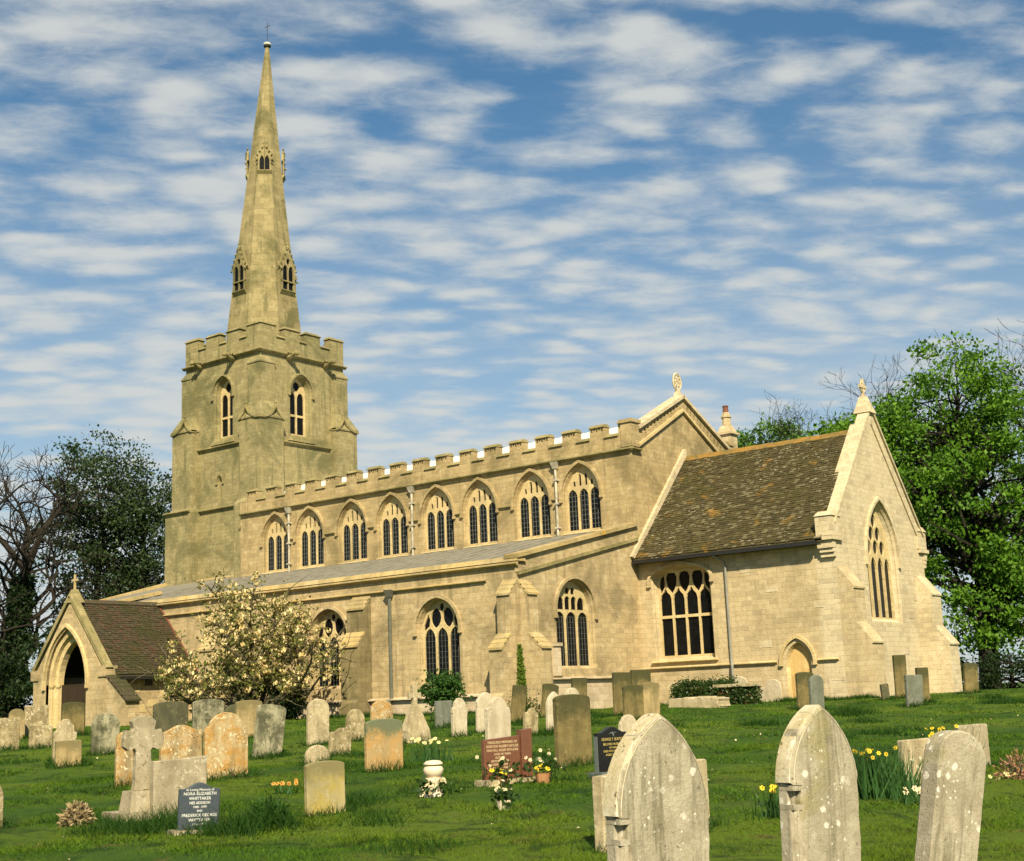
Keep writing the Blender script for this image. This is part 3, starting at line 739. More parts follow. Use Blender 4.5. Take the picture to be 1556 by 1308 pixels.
# raking parapet on the nave gable
for sg in (1, -1):
    yy = lambda v: MID + sg * (v - MID)
    rk = lambda v, z0=10.35, z1=12.3: z0 + (z1 - z0) * (v - .5) / (MID - .5)
    lo = lambda v: 10.33 + (12.28 - 10.33) * (v - .5) / (MID - .5)
    up_ = lambda v: 11.05 + (12.80 - 11.05) * (v - .5) / (MID - .5)
    q = [(.0, 10.3), (.45, lo(.45)), (MID, lo(MID)), (MID, up_(MID)), (.5, up_(.5)), (.0, 11.05)]
    C('gable_parapet', MB().plate(EF(NE), [(yy(a), b) for a, b in q][::sg], (), -.4, -.05 + .0), 'nave_stone') if False else None
    hs = []
    v = .75
    while v < MID - .25:
        zc = (lo(v) + up_(v)) / 2 + .02; dz = (lo(v + .1) - lo(v)) * 1.0
        for up2 in (0, 1):
            t3 = [(v - .09, zc - .02 - dz * .9 + .0), (v + .09, zc - .02 + dz * .9), (v - .02, zc + .17)] if up2 else [(v - .02, zc - .19), (v + .13, zc - .1 + dz), (v + .04, zc - .06)]
            hs.append([(yy(a), b) for a, b in t3][::sg])
        v += .27
    q2 = [(.0, 10.32), (.45, lo(.45) + .01), (MID, lo(MID) + .01), (MID, up_(MID)), (.5, up_(.5)), (.0, 11.05)]
    C('gable_frieze', MB().plate(EF(NE + .06), [(yy(a), b) for a, b in q2][::sg], hs, -.1, 0), 'nave_stone')
    C('gable_parapet', MB().plate(EF(NE - .04), [(yy(a), b) for a, b in q2][::sg], (), -.35, -.002), 'nave_stone')
    mb = MB(); mb.bar((NE - .12, yy(.45), lo(.45)), (NE - .12, MID, lo(MID)), .5, .12); C('gable_moulding', mb, 'dressed_stone')
    mb = MB(); mb.bar((NE - .12, yy(.42), up_(.42) + .02), (NE - .12, MID + sg * .02, up_(MID) + .08), .62, .14); C('gable_coping', mb, 'gable_stone')
    mb = MB(); mb.box(NE - .42, NE + .1, min(yy(-.07), yy(.5)), max(yy(-.07), yy(.5)), 10.22, 11.195); mb.box(NE - .47, NE + .16, min(yy(-.13), yy(.6)), max(yy(-.13), yy(.6)), 11.2, 11.345); C('corner_block', mb, 'nave_stone')
# pierced wheel finial
mb = MB(); cz, cyy = 13.55, MID
mb.hexa([(NE - .3, cyy - .2, 12.75), (NE + .06, cyy - .2, 12.75), (NE + .06, cyy + .2, 12.75), (NE - .3, cyy + .2, 12.75)], [(NE - .18, cyy - .08, 13.2), (NE - .06, cyy - .08, 13.2), (NE - .06, cyy + .08, 13.2), (NE - .18, cyy + .08, 13.2)])
fx = NE - .12
for r_, t_ in ((.36, .05), (.18, .035)): mb.tube([(fx, cyy + r_ * .85 * math.cos(a), cz + r_ * math.sin(a)) for a in np.linspace(0, 2 * math.pi, 17)], t_, 5)
for a in np.arange(0, 2 * math.pi, math.pi / 4):
    mb.tube([(fx, cyy + .05 * math.cos(a), cz + .05 * math.sin(a)), (fx, cyy + .4 * .85 * math.cos(a), cz + .4 * math.sin(a))], .035, 5)
C('gable_cross', mb, 'gable_stone')
for x, nm in ((-12.14, 0), (-20.23, 0), (-28.31, 0)):
    pipe([(x, -.1, 10.0), (x, -.1, 6.85)], .055, 'pale_pipe', (x, -.1, 9.9), brackets=(9.3, 8.3, 7.3))

# ---- south aisle
TX0_ = -37.75
AY = -7.86; AW = -33.2; AW2 = -38.5; AY2 = -4.0
aw = [(-12.10, 1.0), (-17.7, 1.0)]
holes = [gothic(x, hw, 1.05, 3.05, 4.12) for x, hw in aw]
C('aisle_wall', MB().plate(SF(AY), [(AW, -.4), (NE - .8, -.4), (NE - .8, 5.05), (AW, 5.05)], holes, -.8, 0), 'aisle_stone')
eh = gothic(-4.42, 1.2, 1.40, 3.45, 4.65)
sa = lambda y: 5.05 + (y - AY) * (6.82 - 5.05) / 7.86
C('aisle_east_wall', MB().plate(EF(NE), [(AY, -.4), (0, -.4), (0, 6.82), (AY, 5.05)], [eh], -.8, 0), 'aisle_stone')
C('aisle_west_wall', MB().plate(EF(AW + .8), [(AY + .8, -.4), (AY2, -.4), (AY2, 5.8), (AY + .8, 5.1)], (), -.8, 0), 'aisle_stone')
C('aisle_west_wall', MB().box(AW2, AW, AY2, AY2 + .6, -.4, 5.85), 'aisle_stone'); C('aisle_west_wall', MB().plate(EF(AW2 + .6), [(AY2 + .6, -.4), (1.2, -.4), (1.2, 6.9), (AY2 + .6, 5.9)], (), -.6, 0), 'aisle_stone')
cache = {}
h = []; X0 = -12.10
for i in range(3): h.append(gothic(X0 + (i - 1) * .605, .262, 1.19, 2.66, 3.08, 6))
for sg in (-1, 1):
    h.append(eye(X0 + sg * .29, 3.44, .245, .37, 6, sg * .10))
    h.append([(X0 + sg * .62, 3.15), (X0 + sg * .89, 2.98), (X0 + sg * .885, 3.18), (X0 + sg * .66, 3.60), (X0 + sg * .575, 3.38)][::sg])
h.append(eye(X0, 3.83, .10, .14, 4))
for x, hw in aw:
    w = window('aisle_window', SF(AY), X0, 1.0, 1.05, 3.05, 4.12, .06, .24, h, 'aisle_stone', church, (-.86, .86, 1.2, 3.0, .155, .2, .004), mesh_cache=cache, thin=.10)
    w.location = OFF + Vector((x - X0, 0, 0))
h = []; Y0 = -4.42
for i in range(3): h.append(gothic(Y0 + (i - 1) * .73, .325, 1.52, 3.12, 3.48, 6))
for sg in (-1, 1):
    h.append(gothic(Y0 + sg * .20, .165, 3.56, 3.90, 4.06, 4)); h.append(gothic(Y0 + sg * .64, .225, 3.56, 3.74, 4.04, 4))
    h.append(gothic(Y0 + sg * .17, .13, 4.13, 4.24, 4.38, 4))
w = window('aisle_window', EF(NE), Y0, 1.2, 1.40, 3.45, 4.65, .07, .20, h, 'aisle_stone', church, (-1.05, 1.05, 1.52, 3.3, .18, .2, .004), thin=.10); w.location = OFF
# strings, coping, plinth
strings([(SF(AY), AW, NE + .08, 5.07, .13, .16), (SF(AY), AW, -9.75, 4.58, .09, .13)], 'lichen_coping')
mb = MB(); mb.hexa([(AW - .05, AY - .08, 5.16), (NE + .1, AY - .08, 5.16), (NE + .1, AY + .5, 5.16), (AW - .05, AY + .5, 5.16)], [(AW - .05, AY + .05, 5.34), (NE + .04, AY + .05, 5.34), (NE + .04, AY + .4, 5.34), (AW - .05, AY + .4, 5.34)]); C('aisle_coping', mb, 'lichen_coping')
mb = MB(); mb.bar((NE - .18, AY - .05, 5.33), (NE - .18, .0, 7.05), .62, .14); C('aisle_coping', mb, 'lichen_coping')
mb = MB(); mb.bar((TX0_ - .8, 1.02, 7.23), (NW, 1.02, 7.23), .14, .1); C('abutment', mb, 'lichen_coping')
C('aisle_parapet', MB().plate(EF(NE), [(AY, 5.052), (0, 6.822), (0, 6.98), (AY, 5.26)], (), -.5, 0), 'aisle_stone')
mb = MB(); mb.bar((NE + .03, AY - .0, 4.72), (NE + .03, .0, 6.46), .16, .12); C('string_course', mb, 'dark_coping')  # dark tone paints in some of the shade below the string, besides dirt
mb = MB(); mb.bar((AW2, AY2 - .1, 6.02), (AW2, .6, 7.2), .4, .16); C('aisle_coping', mb, 'lichen_coping')
mb = MB(); mb.bar((AW, AY - .05, 5.3), (AW, AY2, 6.15), .4, .16); C('aisle_coping', mb, 'lichen_coping')
mb = MB(); mb.hexa([(AW + .1, AY + .45, 5.1), (NE - .45, AY + .45, 5.1), (NE - .45, -.02, 6.86), (AW + .1, -.02, 6.86)], [(AW + .1, AY + .45, 5.2), (NE - .45, AY + .45, 5.2), (NE - .45, -.02, 6.96), (AW + .1, -.02, 6.96)])
mb.hexa([(AW2 + .1, AY2, 5.97), (AW + .1, AY2, 5.97), (AW + .1, -.02, 6.86), (AW2 + .1, -.02, 6.86)], [(AW2 + .1, AY2, 6.07), (AW + .1, AY2, 6.07), (AW + .1, -.02, 6.96), (AW2 + .1, -.02, 6.96)])
mb.hexa([(AW2 + .1, -.02, 6.86), (NW, -.02, 6.86), (NW, 1.1, 7.1), (AW2 + .1, 1.1, 7.1)], [(AW2 + .1, -.02, 6.96), (NW, -.02, 6.96), (NW, 1.1, 7.2), (AW2 + .1, 1.1, 7.2)])
rf = C('aisle_roof', mb, 'lead_roof')
for i in range(30): x = AW + .6 + i * .82; MB().bar((x, AY + .46, 5.22), (x, -.02, 6.98), .05, .05).build('lead_roll', 'lead_roof', rf)
mb = MB(); mb.plate(lambda a, b, d: (b, AY - a, d), [(0, AW), (.13, AW), (.13, NE + .13), (0, NE + .13)], (), -.4, .50); string(mb, SF(AY), AW, NE + .13, .56, .2, .15); C('plinth', mb, 'plinth_stone')
mb = MB(); mb.box(NE, NE + .12, AY + .9, -.01, -.4, 1.0); string(mb, EF(NE), AY + .9, -.01, 1.05, .19, .14); C('plinth', mb, 'plinth_stone')
# wall tablet on the east wall of the aisle
mb = MB(); mb.box(NE - .02, NE + .22, -6.15, -5.72, 1.16, 2.2); mb.box(NE - .02, NE + .27, -6.2, -5.67, 2.2, 2.32); mb.hexa([(NE, -6.05, .98), (NE + .1, -6.05, .98), (NE + .1, -5.82, .98), (NE, -5.82, .98)], [(NE, -6.2, 1.155), (NE + .26, -6.2, 1.155), (NE + .26, -5.67, 1.155), (NE, -5.67, 1.155)]); C('wall_tablet', mb, 'plinth_stone')
# buttresses with sloping set-offs of stepped stone courses
def buttress(kind, a0, a1, d_up, d_lo, z1, z2, mat='aisle_stone'):
    """profile in (d, z): lower stage d_lo to z2, slope, upper stage d_up to z1, slope to wall"""
    f = (lambda a, d, z: (a, AY - d, z)) if kind == 'S' else (lambda a, d, z: (NE + d, a, z))
    def ex(prof, b0, b1, mb):
        n = len(prof); V = [f(b0, *p_) for p_ in prof] + [f(b1, *p_) for p_ in prof]
        mb.add(V, [(i, (i + 1) % n, n + (i + 1) % n, n + i) for i in range(n)] + [tuple(range(n)), tuple(range(2 * n - 1, n - 1, -1))])
    mb = MB(); ex([(0, -.4), (d_lo + .12, -.4), (d_lo + .12, .5), (d_lo, .62), (d_lo, z2), (d_up, z2 + .5), (d_up, z1), (0, z1 + .48)], a0, a1, mb)
    o = C('buttress', mb, mat)
    for (dA, zA, dB, zB) in ((d_lo, z2, d_up, z2 + .5), (d_up, z1, 0, z1 + .48)):
        for i in range(3):
            u0, u1 = i / 3, (i + 1) / 3
            p0 = (dA + (dB - dA) * u0 + .06, zA + (zB - zA) * u0); p1 = (dA + (dB - dA) * u1 + .02, zA + (zB - zA) * u1 + .03)
            mb = MB(); ex([(p0[0], p0[1] - .05), (p0[0], p0[1] + .03), (p1[0], p1[1]), (p1[0] - .08, p1[1] - .06)], a0 - .015, a1 + .015, mb)
            mb.build('weathering_stone', 'lichen_coping', o)
    return o
buttress('S', -9.0, -8.402, .42, .95, 4.0, 2.12)
buttress('E', AY + .002, AY + .6, .42, .95, 4.0, 2.12)
buttress('S', -16.35, -15.45, .4, .75, 4.0, 2.6, 'dark_stone')
buttress('S', -24.6, -23.7, .4, .75, 4.0, 2.9)
pipe([(-14.35, AY - .14, 4.5), (-14.35, AY - .14, .62), (-14.35, AY - .3, .5), (-14.35, AY - .3, .0)], .065, 'pipe_green', (-14.35, AY - .15, 4.45), brackets=())
# ---- chimney behind the chancel
mb = MB(); mb.box(-9.28, -8.62, 8.74, 9.36, 5, 11.9)
mb.box(-9.38, -8.52, 8.64, 9.46, 11.9, 12.0)
mb.hexa([(-9.3, 8.72, 12.0), (-8.6, 8.72, 12.0), (-8.6, 9.38, 12.0), (-9.3, 9.38, 12.0)], [(-9.14, 8.88, 12.38), (-8.76, 8.88, 12.38), (-8.76, 9.22, 12.38), (-9.14, 9.22, 12.38)])
mb.lathe([(.22, 0), (.20, .33), (.25, .36), (.25, .44), (.18, .46), (.17, .6)], (-8.95, 9.05, 12.36), 8)
ch = C('chimney', mb, 'chancel_stone')
MB().lathe([(.14, 0), (.12, .28), (.14, .30), (.14, .35), (.10, .36)], (-8.95, 9.05, 12.93), 10).build('chimney_pot', 'pot_red', ch)

# ---- tower
TX0, TX1, TY0, TY1 = -37.75, -31.7, 1.15, 7.2
tcx, tcy = (TX0 + TX1) / 2, (TY0 + TY1) / 2
ts, te = SF(TY0), EF(TX1)
wS, wE = -34.65, 3.98
slit = gothic(-34.9, .17, 11.2, 12.3, 12.6, 4)
C('tower_wall', MB().plate(ts, [(TX0, -.4), (TX1 - .8, -.4), (TX1 - .8, 18.95), (TX0, 18.95)], [gothic(wS, .76, 14.6, 17.0, 18.0), slit], -.8, 0), 'tower_stone')
C('tower_wall', MB().plate(te, [(TY0, -.4), (TY1, -.4), (TY1, 18.95), (TY0, 18.95)], [gothic(wE, .78, 14.6, 17.0, 18.0)], -.8, 0), 'tower_stone')
C('tower_wall', MB().box(TX0, TX1 - .8, TY1 - .8, TY1, -.4, 18.95), 'tower_stone')
C('tower_wall', MB().box(TX0, TX0 + .8, TY0 + .8, TY1 - .8, -.4, 18.95), 'tower_stone')
for f, c0, nm in ((ts, wS, 0), (te, wE, 1)):
    hw = .76 + .02 * nm; h = []
    for sg in (-1, 1):
        x = c0 + sg * .295
        h.append([(x - .245, 14.80), (x + .245, 14.80), (x + .245, 15.74), (x - .245, 15.74)])
        h.append(gothic(x, .245, 15.86, 16.74, 17.10, 5))
    h.append(eye(c0, 17.42, .22, .28, 5))
    w = window('belfry_window', f, c0, hw, 14.6, 17.0, 18.0, .13, .36, h, 'tower_stone', church, sill_up=.14, thin=.12); w.location = OFF
mb = MB(); mb.loft([ts(a, b, .002) for a, b in slit], [ts(a, b, -.25) for a, b in gothic(-34.9, .10, 11.25, 12.3, 12.52, 4)]); hood(mb, ts, -34.9, .2, 12.3, 12.65, .02, .07, .07, .02)
sw = C('slit_window', mb, 'tower_stone'); MB().plate(ts, gothic(-34.9, .15, 11.2, 12.3, 12.58, 4), (), -.3, -.26).build('glass', 'glass', sw)
# corner buttresses: clasping, wide below, slim above, each stage ending in a sloped gablet
def clasp(sxn, syn, name='clasping_buttress'):
    X_, Y_ = (TX0 if sxn < 0 else TX1), (TY0 if syn < 0 else TY1)
    o = None
    def blk(mb, p, w2, z0, z1):
        xa, xb = sorted((X_ + sxn * p, X_ - sxn * w2)); ya, yb = sorted((Y_ + syn * p, Y_ - syn * w2)); mb.box(xa, xb, ya, yb, z0, z1)
    def slope(mb, p0, w0, p1, w1, z0, z1):
        q = []
        for p, w2, z in ((p0, w0, z0), (p1, w1, z1)):
            xa, xb = sorted((X_ + sxn * p, X_ - sxn * w2)); ya, yb = sorted((Y_ + syn * p, Y_ - syn * w2)); q.append([(xa, ya, z), (xb, ya, z), (xb, yb, z), (xa, yb, z)])
        mb.hexa(*q)
    mb = MB(); blk(mb, .74, 1.25, -.4, 10.85); slope(mb, .74, 1.25, .5, 1.12, 10.85, 11.1); blk(mb, .5, 1.12, 11.1, 15.25)
    slope(mb, .56, 1.16, .16, .85, 15.35, 16.15); blk(mb, .56, 1.16, 15.25, 15.35); blk(mb, .16, .85, 16.15, 18.25); slope(mb, .2, .88, .02, .8, 18.33, 18.62); blk(mb, .2, .88, 18.25, 18.33)
    o = C(name, mb, 'tower_stone')
    # little gables where the lower stage ends
    for ax in (0, 1):
        mb = MB()
        if ax == 0:
            f = (lambda a, b, d: (a, Y_ + syn * (.5 + d), b)); c0 = X_ - sxn * .31; hw = .81
        else:
            f = (lambda a, b, d: (X_ + sxn * (.5 + d), a, b)); c0 = Y_ - syn * .31; hw = .81
        co = (X_ + sxn * .56) if ax == 0 else (Y_ + syn * .56); sg_ = -sxn if ax == 0 else -syn
        top = [(co + sg_ * a, b) for a, b in ((0, 15.30), (.35, 15.33), (.65, 15.44), (.9, 15.62), (1.12, 15.95), (1.26, 15.62), (1.45, 15.42), (1.72, 15.32))]; n_ = len(top)
        bot = [(a, b - .13) for a, b in top]
        for i in range(n_ - 1): mb.hexa([f(*p_, -.3) for p_ in (bot[i], bot[i + 1], top[i + 1], top[i])], [f(*p_, .1) for p_ in (bot[i], bot[i + 1], top[i + 1], top[i])])
        mb.build('weathering', 'dark_coping', o)
    for px0, py0 in ((X_ - sxn * .56, Y_ + syn * .5), (X_ + sxn * .5, Y_ - syn * .56)):
        MB().lathe([(.07, 0), (.05, .12), (.09, .17), (.04, .22), (.02, .36)], (px0, py0, 15.9), 6).build('finial', 'dark_coping', o)
for a in (-1, 1):
    for b in (-1, 1): clasp(a, b)
for z, w2 in ((14.2, 1.14), (10.9, 1.27)): strings([(ts, TX0 + w2, TX1 - w2, z, .12, .18), (te, TY0 + w2, TY1 - w2, z, .12, .18)], 'dark_coping')  # tower strings darkened too: dirt plus painted shade along the undercut
strings([(SF(TY0), TX0 - .78, TX0 + 1.28, 10.9, .12, .16, .74)], 'dark_coping')
mb = MB(); string(mb, SF(TY0 - .02), TX0 - .16, TX1 + .16, 18.95, .14, .2); string(mb, EF(TX1 + .02), TY0 - .16, TY1 + .16, 18.95, .14, .2); C('string_course', mb, 'dark_coping')  # same dark stone, partly dirt, partly the shadow line put into the colour
for f, c0 in ((ts, wS), (te, wE)):
    mb = MB(); mb.hexa([f(*p_) for p_ in ((c0 - .95, 14.32, -.02), (c0 + .95, 14.32, -.02), (c0 + .95, 14.32, .09), (c0 - .95, 14.32, .09))], [f(*p_) for p_ in ((c0 - .8, 14.6, -.02), (c0 + .8, 14.6, -.02), (c0 + .8, 14.6, .01), (c0 - .8, 14.6, .01))]); C('belfry_sill', mb, 'dark_coping')
# parapet
q = .02
mb = MB(); mb.plate(SF(TY0 - q), [(TX0 - q, 19.02), (TX1 + q - .4, 19.02), (TX1 + q - .4, 19.8), (TX0 - q, 19.8)], (), -.4, 0); mb.plate(EF(TX1 + q), [(TY0 - q, 19.02), (TY1 + q, 19.02), (TY1 + q, 19.8), (TY0 - q, 19.8)], (), -.4, 0)
mb.box(TX0 - q, TX1 - .4, TY1 - .4, TY1 + q, 19.02, 19.8); mb.box(TX0 - q, TX0 + .38, TY0 + .4, TY1 - .4, 19.02, 19.8); C('tower_parapet', mb, 'tower_stone')
def tmer(x0, x1, y0, y1, par=None, corner=False):
    mb = MB().box(x0, x1, y0, y1, 19.802, 20.36); o = C('tower_merlon', mb, 'tower_stone')
    MB().hexa([(x0 - .07, y0 - .07, 20.36), (x1 + .07, y0 - .07, 20.36), (x1 + .07, y1 + .07, 20.36), (x0 - .07, y1 + .07, 20.36)], [(x0 + .1, y0 + .1, 20.52), (x1 - .1, y0 + .1, 20.52), (x1 - .1, y1 - .1, 20.52), (x0 + .1, y1 - .1, 20.52)]).build('coping', 'dark_coping', o)
for a0, a1 in ((-36.06, -34.92), (-34.38, -33.31)):
    tmer(a0, a1, TY0 - q, TY0 + .38); tmer(a0, a1, TY1 - .38, TY1 + q)
for b0, b1 in ((2.83, 3.88), (4.37, 5.44)):
    tmer(TX1 - .38, TX1 + q, b0, b1); tmer(TX0 - q, TX0 + .38, b0, b1)
for sxn in (-1, 1):
    for syn in (-1, 1):
        X_, Y_ = (TX0 - q if sxn < 0 else TX1 + q), (TY0 - q if syn < 0 else TY1 + q)
        xa, xb = sorted((X_, X_ - sxn * 1.08)); xc, xd = sorted((X_, X_ - sxn * .4)); ya, yb = sorted((Y_, Y_ - syn * .4)); yc, yd = sorted((Y_ - syn * .4, Y_ - syn * 1.08))
        mb = MB().box(xa, xb, ya, yb, 19.802, 20.40); mb.box(xc, xd, yc, yd, 19.802, 20.40); o = C('tower_merlon', mb, 'tower_stone')
        mb = MB()
        for (x0, x1, y0, y1) in ((xa - .06, xb + .06, ya - .06, yb + .06), (xc - .058, xd + .058, yc - (.06 if syn > 0 else -.061), yd + (.06 if syn < 0 else -.061))):
            mb.hexa([(x0, y0, 20.40), (x1, y0, 20.40), (x1, y1, 20.40), (x0, y1, 20.40)], [(x0 + .12, y0 + .12, 20.56), (x1 - .12, y0 + .12, 20.56), (x1 - .12, y1 - .12, 20.56), (x0 + .12, y1 - .12, 20.56)])
        mb.build('coping', 'dark_coping', o)
for a0, a1 in ((-36.67, -36.06), (-34.92, -34.38), (-33.31, -32.76)): C('embrasure_coping', MB().hexa([(a0, TY0 - .1, 19.80), (a1, TY0 - .1, 19.80), (a1, TY0 + .45, 19.80), (a0, TY0 + .45, 19.80)], [(a0, TY0 + .02, 19.92), (a1, TY0 + .02, 19.92), (a1, TY0 + .3, 19.92), (a0, TY0 + .3, 19.92)]), 'dark_coping')
for a0, a1 in ((2.21, 2.83), (3.88, 4.37), (5.44, 6.14)): C('embrasure_coping', MB().hexa([(TX1 - .45, a0, 19.80), (TX1 + .1, a0, 19.80), (TX1 + .1, a1, 19.80), (TX1 - .45, a1, 19.80)], [(TX1 - .3, a0, 19.92), (TX1 - .02, a0, 19.92), (TX1 - .02, a1, 19.92), (TX1 - .3, a1, 19.92)]), 'dark_coping')
C('tower_deck', MB().box(TX0 + .39, TX1 - .41, TY0 + .41, TY1 - .41, 18.9, 19.35), 'lead_roof')
for f, a in ((SF(TY0), -33.8), (SF(TY0), -36.45), (EF(TX1), 3.05), (EF(TX1), 5.75)):
    pts = [f(a, 18.75, -.1), f(a, 18.86, .25), f(a + .03, 18.96, .5), f(a + .05, 18.95, .68), f(a + .06, 18.86, .8)]
    mb = MB().tube(pts, [.17, .15, .11, .15, .06], 7); mb.tube([f(a - .13, 18.9, .1), f(a - .2, 19.05, .3), f(a - .12, 18.95, .45)], [.06, .05, .02], 5); mb.tube([f(a + .13, 18.9, .1), f(a + .2, 19.05, .3), f(a + .12, 18.95, .45)], [.06, .05, .02], 5)
    C('gargoyle', mb, 'dark_coping', smooth=True)
# spire: octagonal, faces square to the tower, leaning a hair
def spire_c(z): u = max(0, (z - 20) / 18); return tcx + .17 * u * u, tcy + .13 * u * u
def spire_a(z): return .11 + (38.1 - z) * .1095 - .10 * max(0, 1 - abs((z - 30) / 8)) * .25
mb = MB(); rings = []
for z in list(np.arange(19.2, 38.0, .9)) + [38.1]:
    a = spire_a(z); x, y = spire_c(z); rings.append([(x + a / math.cos(math.pi / 8) * math.cos(math.pi / 8 + k * math.pi / 4), y + a / math.cos(math.pi / 8) * math.sin(math.pi / 8 + k * math.pi / 4), z) for k in range(8)])
V = [v for r_ in rings for v in r_]; n_ = len(rings)
mb.add(V, [(i * 8 + k, i * 8 + (k + 1) % 8, (i + 1) * 8 + (k + 1) % 8, (i + 1) * 8 + k) for i in range(n_ - 1) for k in range(8)] + [tuple((n_ - 1) * 8 + k for k in range(8))])
sp_ = C('spire', mb, 'spire_stone')
x, y = spire_c(38.1)
o = MB().lathe([(.10, 0), (.13, .08), (.22, .14), (.22, .2), (.1, .24)], (x, y, 38.05), 10).build('capstone', 'dark_iron', sp_)
MB().lathe([(.22, 0), (.22, .1), (.12, .16)], (x, y, 38.29), 10).build('cap', 'white_cap', sp_)
mb = MB().tube([(x, y, 38.3), (x + .02, y, 39.7)], .018, 5); mb.bar((x - .2, y, 39.45), (x + .25, y, 39.45), .02, .03); mb.build('weathervane', 'dark_iron', sp_)
def lucarne(z0, zs, za, ang, hw, lights, big):
    zm = (z0 + za) / 2; a0 = spire_a(z0); ax, ay = spire_c(zm)
    nrm = Vector((math.cos(ang), math.sin(ang), 0)); tan = Vector((-math.sin(ang), math.cos(ang), 0))
    base = Vector((ax, ay, 0)) + nrm * (a0 + (.15 if big else .11))
    f = lambda a, b, d: tuple(base + tan * a + nrm * d + Vector((0, 0, b)))
    ol = [(-hw, z0), (hw, z0), (hw, zs), (0, za), (-hw, zs)]
    hs = []
    iw = hw - .07
    if lights == 2:
        for sg in (-1, 1): hs.append(gothic(sg * iw * .51, iw * .44, z0 + .06, zs - .2, zs + .12, 4))
        if big: hs.append(eye(0, zs + .33, .13, .2, 4))
    if big: hs2 = []
    o = C('lucarne', MB().plate(f, ol, hs, -.09, 0), 'spire_stone')
    MB().hexa([f(*p_) for p_ in ((-hw - .05, z0 - .22, -.2), (hw + .05, z0 - .22, -.2), (hw + .05, z0 - .22, -.12), (-hw - .05, z0 - .22, -.12))], [f(*p_) for p_ in ((-hw - .05, z0, -.2), (hw + .05, z0, -.2), (hw + .05, z0, .05), (-hw - .05, z0, .05))]).build('sill', 'dark_coping', o)
    mb = MB()
    if big:  # side cheeks and transom
        mb.hexa([f(*p_) for p_ in ((-hw, z0, -.2), (-hw + .07, z0, -.2), (-hw + .07, z0, -.16), (-hw, z0, -.16))], [f(*p_) for p_ in ((-hw, zs, -.75), (-hw + .07, zs, -.75), (-hw + .07, zs, -.16), (-hw, zs, -.16))])
        mb.hexa([f(*p_) for p_ in ((hw - .07, z0, -.2), (hw, z0, -.2), (hw, z0, -.16), (hw - .07, z0, -.16))], [f(*p_) for p_ in ((hw - .07, zs, -.75), (hw, zs, -.75), (hw, zs, -.16), (hw - .07, zs, -.16))])
        mb.hexa([f(*p_) for p_ in ((-hw, z0 + .5, -.08), (hw, z0 + .5, -.08), (hw, z0 + .5, .03), (-hw, z0 + .5, .03))], [f(*p_) for p_ in ((-hw, z0 + .57, -.08), (hw, z0 + .57, -.08), (hw, z0 + .57, .02), (-hw, z0 + .57, .02))])
    for sg in (-1, 1):
        mb.bar(f(sg * (hw + .03), zs - .05, -.1), f(0, za + .05, -.1), .3, .09, nrm)
        n_c = 4 if big else 3
        for i in range(n_c):
            u = (i + .4) / n_c; p_ = f(sg * (hw + .06) * (1 - u), zs + (za - zs) * u + .05, .02); mb.tube([p_, tuple(Vector(p_) + tan * sg * .08 + Vector((0, 0, .07)))], [.05, .03], 4)
        p_ = f(sg * (hw + .02), zs - .12, .03); mb.tube([p_, tuple(Vector(p_) + tan * sg * .1 - Vector((0, 0, .03)))], [.07, .05], 5)
    mb.tube([f(0, za, -.06), f(0, za + .34, -.06)], [.05, .03], 5); mb.tube([f(-.1, za + .24, -.06), f(.1, za + .24, -.06)], .04, 5)
    mb.build('crocketed_gable', 'dark_coping', o)
    MB().plate(f, [(-iw, z0 + .05), (iw, z0 + .05), (iw, zs + .1), (0, za - .2), (-iw, zs + .1)], (), -.12, -.095).build('dark_opening_sheet', 'glass', o)  # dark sheet stands for the unlit hollow behind the lights, no glass
for k in range(4):
    lucarne(23.0, 24.35, 25.5, k * math.pi / 2, .48, 2, True)
    lucarne(30.15, 30.95, 31.6, math.pi / 4 + k * math.pi / 2, .36, 2, False)

# ---- porch
PX0, PX1, PY = -30.75, -25.85, -12.3; pcx = (PX0 + PX1) / 2; pf = SF(PY)
pe, pr = 2.05, 5.0
arch_o = lambda hw: gothic(pcx - .15, hw, -.4, 1.75, 1.75 + (hw * 1.62))
C('porch_gable', MB().plate(pf, [(PX0, -.4), (PX1, -.4), (PX1, pe + .02), (pcx, pr + .04), (PX0, pe + .02)], [arch_o(1.38)], -.65, 0), 'aisle_stone')
mb = MB(); Pq = lambda hw, d: [pf(a, b, d) for a, b in arch_o(hw)]
for h0, d0, h1, d1 in ((1.38, .001, 1.38, -.12), (1.38, -.12, 1.24, -.16), (1.24, -.16, 1.22, -.32), (1.22, -.32, 1.08, -.36), (1.08, -.36, 1.06, -.62)): mb.loft(Pq(h0, d0)[1:] + Pq(h0, d0)[:1], Pq(h1, d1)[1:] + Pq(h1, d1)[:1], False)
hood(mb, pf, pcx - .15, 1.42, 1.75, 1.75 + 1.42 * 1.62, .02, .12, .1, .1)
for sg in (-1, 1):
    for r_, d_ in ((1.28, -.2), (1.13, -.4)):
        x = pcx - .15 + sg * r_; mb.tube([pf(x, -.3, d_), pf(x, 1.6, d_)], .06, 7); mb.tube([pf(x, 1.58, d_), pf(x, 1.66, d_), pf(x, 1.74, d_)], [.06, .11, .12], 8)
C('porch_arch', mb, 'dressed_stone')
C('porch_wall', MB().box(PX1 - .6, PX1, PY + .65, AY - .14, -.4, pe), 'aisle_stone'); C('porch_wall', MB().box(PX0, PX0 + .6, PY + .65, AY - .14, -.4, pe), 'aisle_stone')
C('vent_shade_patch', MB().box(PX1 - .02, PX1 + .012, -10.35, -9.98, 1.55, 1.95), 'dark_iron')  # dark block set proud; its colour paints the shade inside a small square vent
